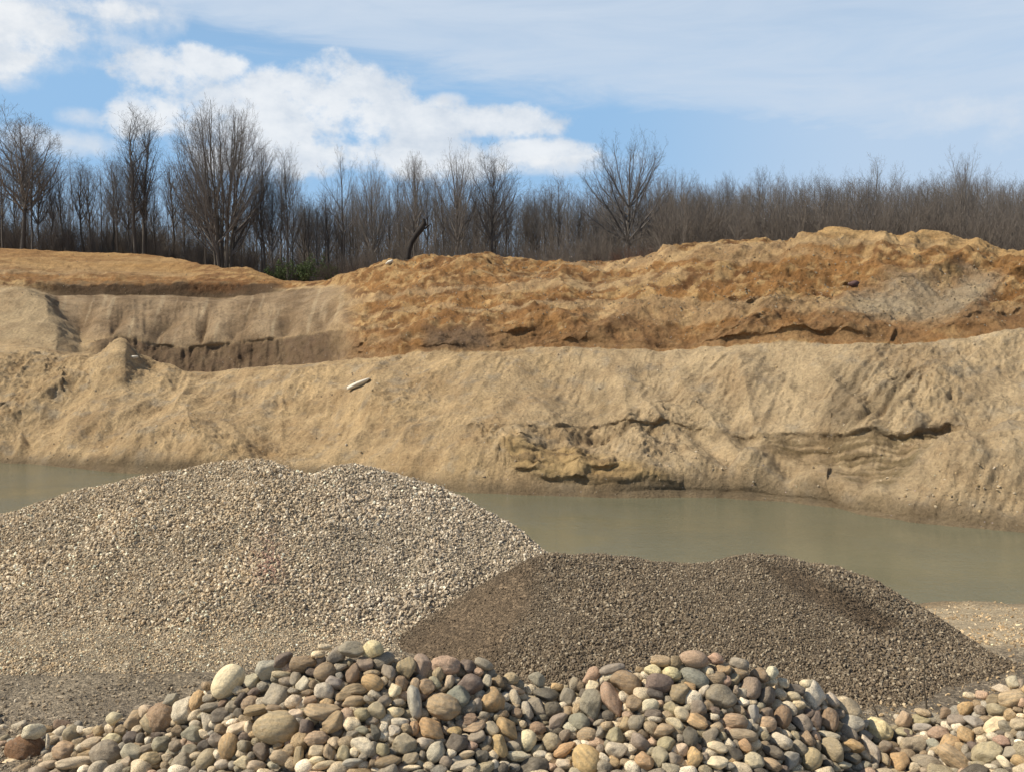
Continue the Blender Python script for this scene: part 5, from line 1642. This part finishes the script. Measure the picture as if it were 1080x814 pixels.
def sm(x, a, b):
    m = wn('ShaderNodeMapRange', interpolation_type='SMOOTHSTEP'); m.inputs['From Min'].default_value = a; m.inputs['From Max'].default_value = b
    LK(x, m.inputs['Value']); return m.outputs[0]
def azel(px, py):
    sx, sz = slope(px, py); sx, sz = float(sx), float(sz)
    return math.atan2(sx, 1), math.atan2(sz, math.hypot(1, sx))
def blobs(lst):
    acc = None
    for px, py, rx, ry in lst:
        a0, e0 = azel(px, py)
        u = wm_('MULTIPLY', wm_('SUBTRACT', az, a0), F/rx); v = wm_('MULTIPLY', wm_('SUBTRACT', elv, e0), F/ry)
        q = wm_('SUBTRACT', 1.0, wm_('ADD', wm_('MULTIPLY', u, u), wm_('MULTIPLY', v, v)))
        acc = q if acc is None else wm_('SMOOTH_MAX', acc, q, .35)
    return acc
n_c = wnoise(11, 10, .60, (1, 1.35), 3.1); n_c2 = wnoise(34, 8, .62, (1, 1.2), 8.4)
n_c3 = wnoise(85, 5, .6, (1, 1.1), 2.2)
bumps0 = wm_('MULTIPLY', wm_('SUBTRACT', n_c3, .5), .55)
bumps = wm_('ADD', bumps0, wm_('ADD', wm_('MULTIPLY', wm_('SUBTRACT', n_c, .5), 3.3), wm_('MULTIPLY', wm_('SUBTRACT', n_c2, .5), 1.6)))
shape = blobs([(165,76,66,24),(225,66,42,20),(298,100,62,32),(365,96,70,38),(250,128,110,40),(430,132,80,30),(535,130,75,18),(430,168,150,26),(150,122,46,30),(560,160,80,16),(300,168,150,26)])
shapeb = blobs([(42,32,80,30),(0,62,44,20),(100,8,56,14)])
shape = wm_('SMOOTH_MAX', shape, wm_('SUBTRACT', shapeb, .10), .2)
cum = sm(wm_('ADD', shape, bumps), -.12, .80)
shape2 = blobs([(45,30,95,40),(0,60,70,30),(105,8,80,22),(85,124,24,12),(112,42,36,10),(590,176,70,12),(470,105,22,7),(60,150,60,16)])
wisp = sm(wm_('ADD', shape2, bumps), -.45, 1.5)
shape3 = blobs([(1000,124,62,26),(1075,130,46,34),(640,170,60,14)])
wisp3 = wm_('MULTIPLY', sm(wm_('ADD', shape3, bumps), .25, 2.0), .75)
wisp = wm_('MAXIMUM', wisp, wisp3)
# thin high veil: above a line that slopes down to the right
a1, e1 = azel(150, 8); a2, e2 = azel(800, 142)
line = wm_('MULTIPLY_ADD', wm_('SUBTRACT', az, a1), (e2-e1)/(a2-a1), e1)
n_v = wnoise(6, 10, .62, (.8, 4.5), 1.7, .6)
veil = sm(wm_('ADD', wm_('SUBTRACT', elv, line), wm_('MULTIPLY', wm_('SUBTRACT', n_v, .5), .09)), -.014, .030)
veil = wm_('MULTIPLY', veil, wm_('MULTIPLY_ADD', n_v, .9, .34), clamp=True)
veil = wm_('MULTIPLY', veil, sm(elv, .62, .40))
right = wm_('MULTIPLY', sm(az, azel(600, 100)[0], azel(960, 100)[0]), wm_('MULTIPLY', sm(elv, .6, .36), .62))
veil = wm_('MAXIMUM', veil, right)
# elsewhere round the horizon: a few broken clouds
n_b = wnoise(4, 8, .58, (1, 2.2), 5.0)
away = wm_('MULTIPLY', sm(wm_('ABSOLUTE', az), .62, .9), sm(elv, .6, .2))
other = wm_('MULTIPLY', sm(n_b, .55, .70), away)
def mixrgb(f, a, b):
    m = wn('ShaderNodeMix', data_type='RGBA'); LK(f, m.inputs[0])
    for k, v in ((6, a), (7, b)):
        if isinstance(v, tuple): m.inputs[k].default_value = (*v, 1)
        else: LK(v, m.inputs[k])
    return m.outputs[2]
WSTR = .084
# pale blue haze low in the sky, plain deep sky overhead
low = wm_('MULTIPLY', sm(elv, .52, .24), .82)
c = mixrgb(low, sky.outputs[0], (3.3, 5.7, 8.7))
c = mixrgb(wm_('MULTIPLY', sm(elv, .20, .03), .65), c, (6.0, 7.4, 8.8))
c = mixrgb(veil, c, (6.0, 7.0, 8.3))
c = mixrgb(wm_('MULTIPLY', wisp, .85), c, (7.6, 8.0, 8.5))
n_s = wnoise(13, 8, .6, (1, 1.6), 3.25)
shade = sm(wm_('ADD', wm_('ADD', wm_('MULTIPLY', wm_('SUBTRACT', n_s, .5), 3.6), wm_('MULTIPLY', wm_('SUBTRACT', n_c2, .5), 1.2)), wm_('MULTIPLY', shape, .35)), -.7, 1.0)
ccol = mixrgb(shade, (6.0, 6.7, 7.6), (9.0, 9.2, 9.4))
c = mixrgb(wm_('MULTIPLY', cum, .90), c, ccol)
c = mixrgb(other, c, (7.5, 7.9, 8.4))
LK(c, bg.inputs['Color']); bg.inputs['Strength'].default_value = WSTR

cam = bpy.data.cameras.new('camera'); co = bpy.data.objects.new('camera', cam); COL.objects.link(co)
cam.sensor_fit = 'HORIZONTAL'; cam.sensor_width = 36.0; cam.lens = 36.0*F/1080.0
cam.clip_end = 9000; cam.clip_start = .1
co.location = (0, 0, CAMZ); co.rotation_euler = (R(90)-PITCH, 0, 0); SC.camera = co
SC.view_settings.view_transform = 'Standard'; SC.view_settings.look = 'None'
SC.view_settings.exposure = 0.25; SC.view_settings.gamma = 1.0; SC.view_settings.use_curve_mapping = False
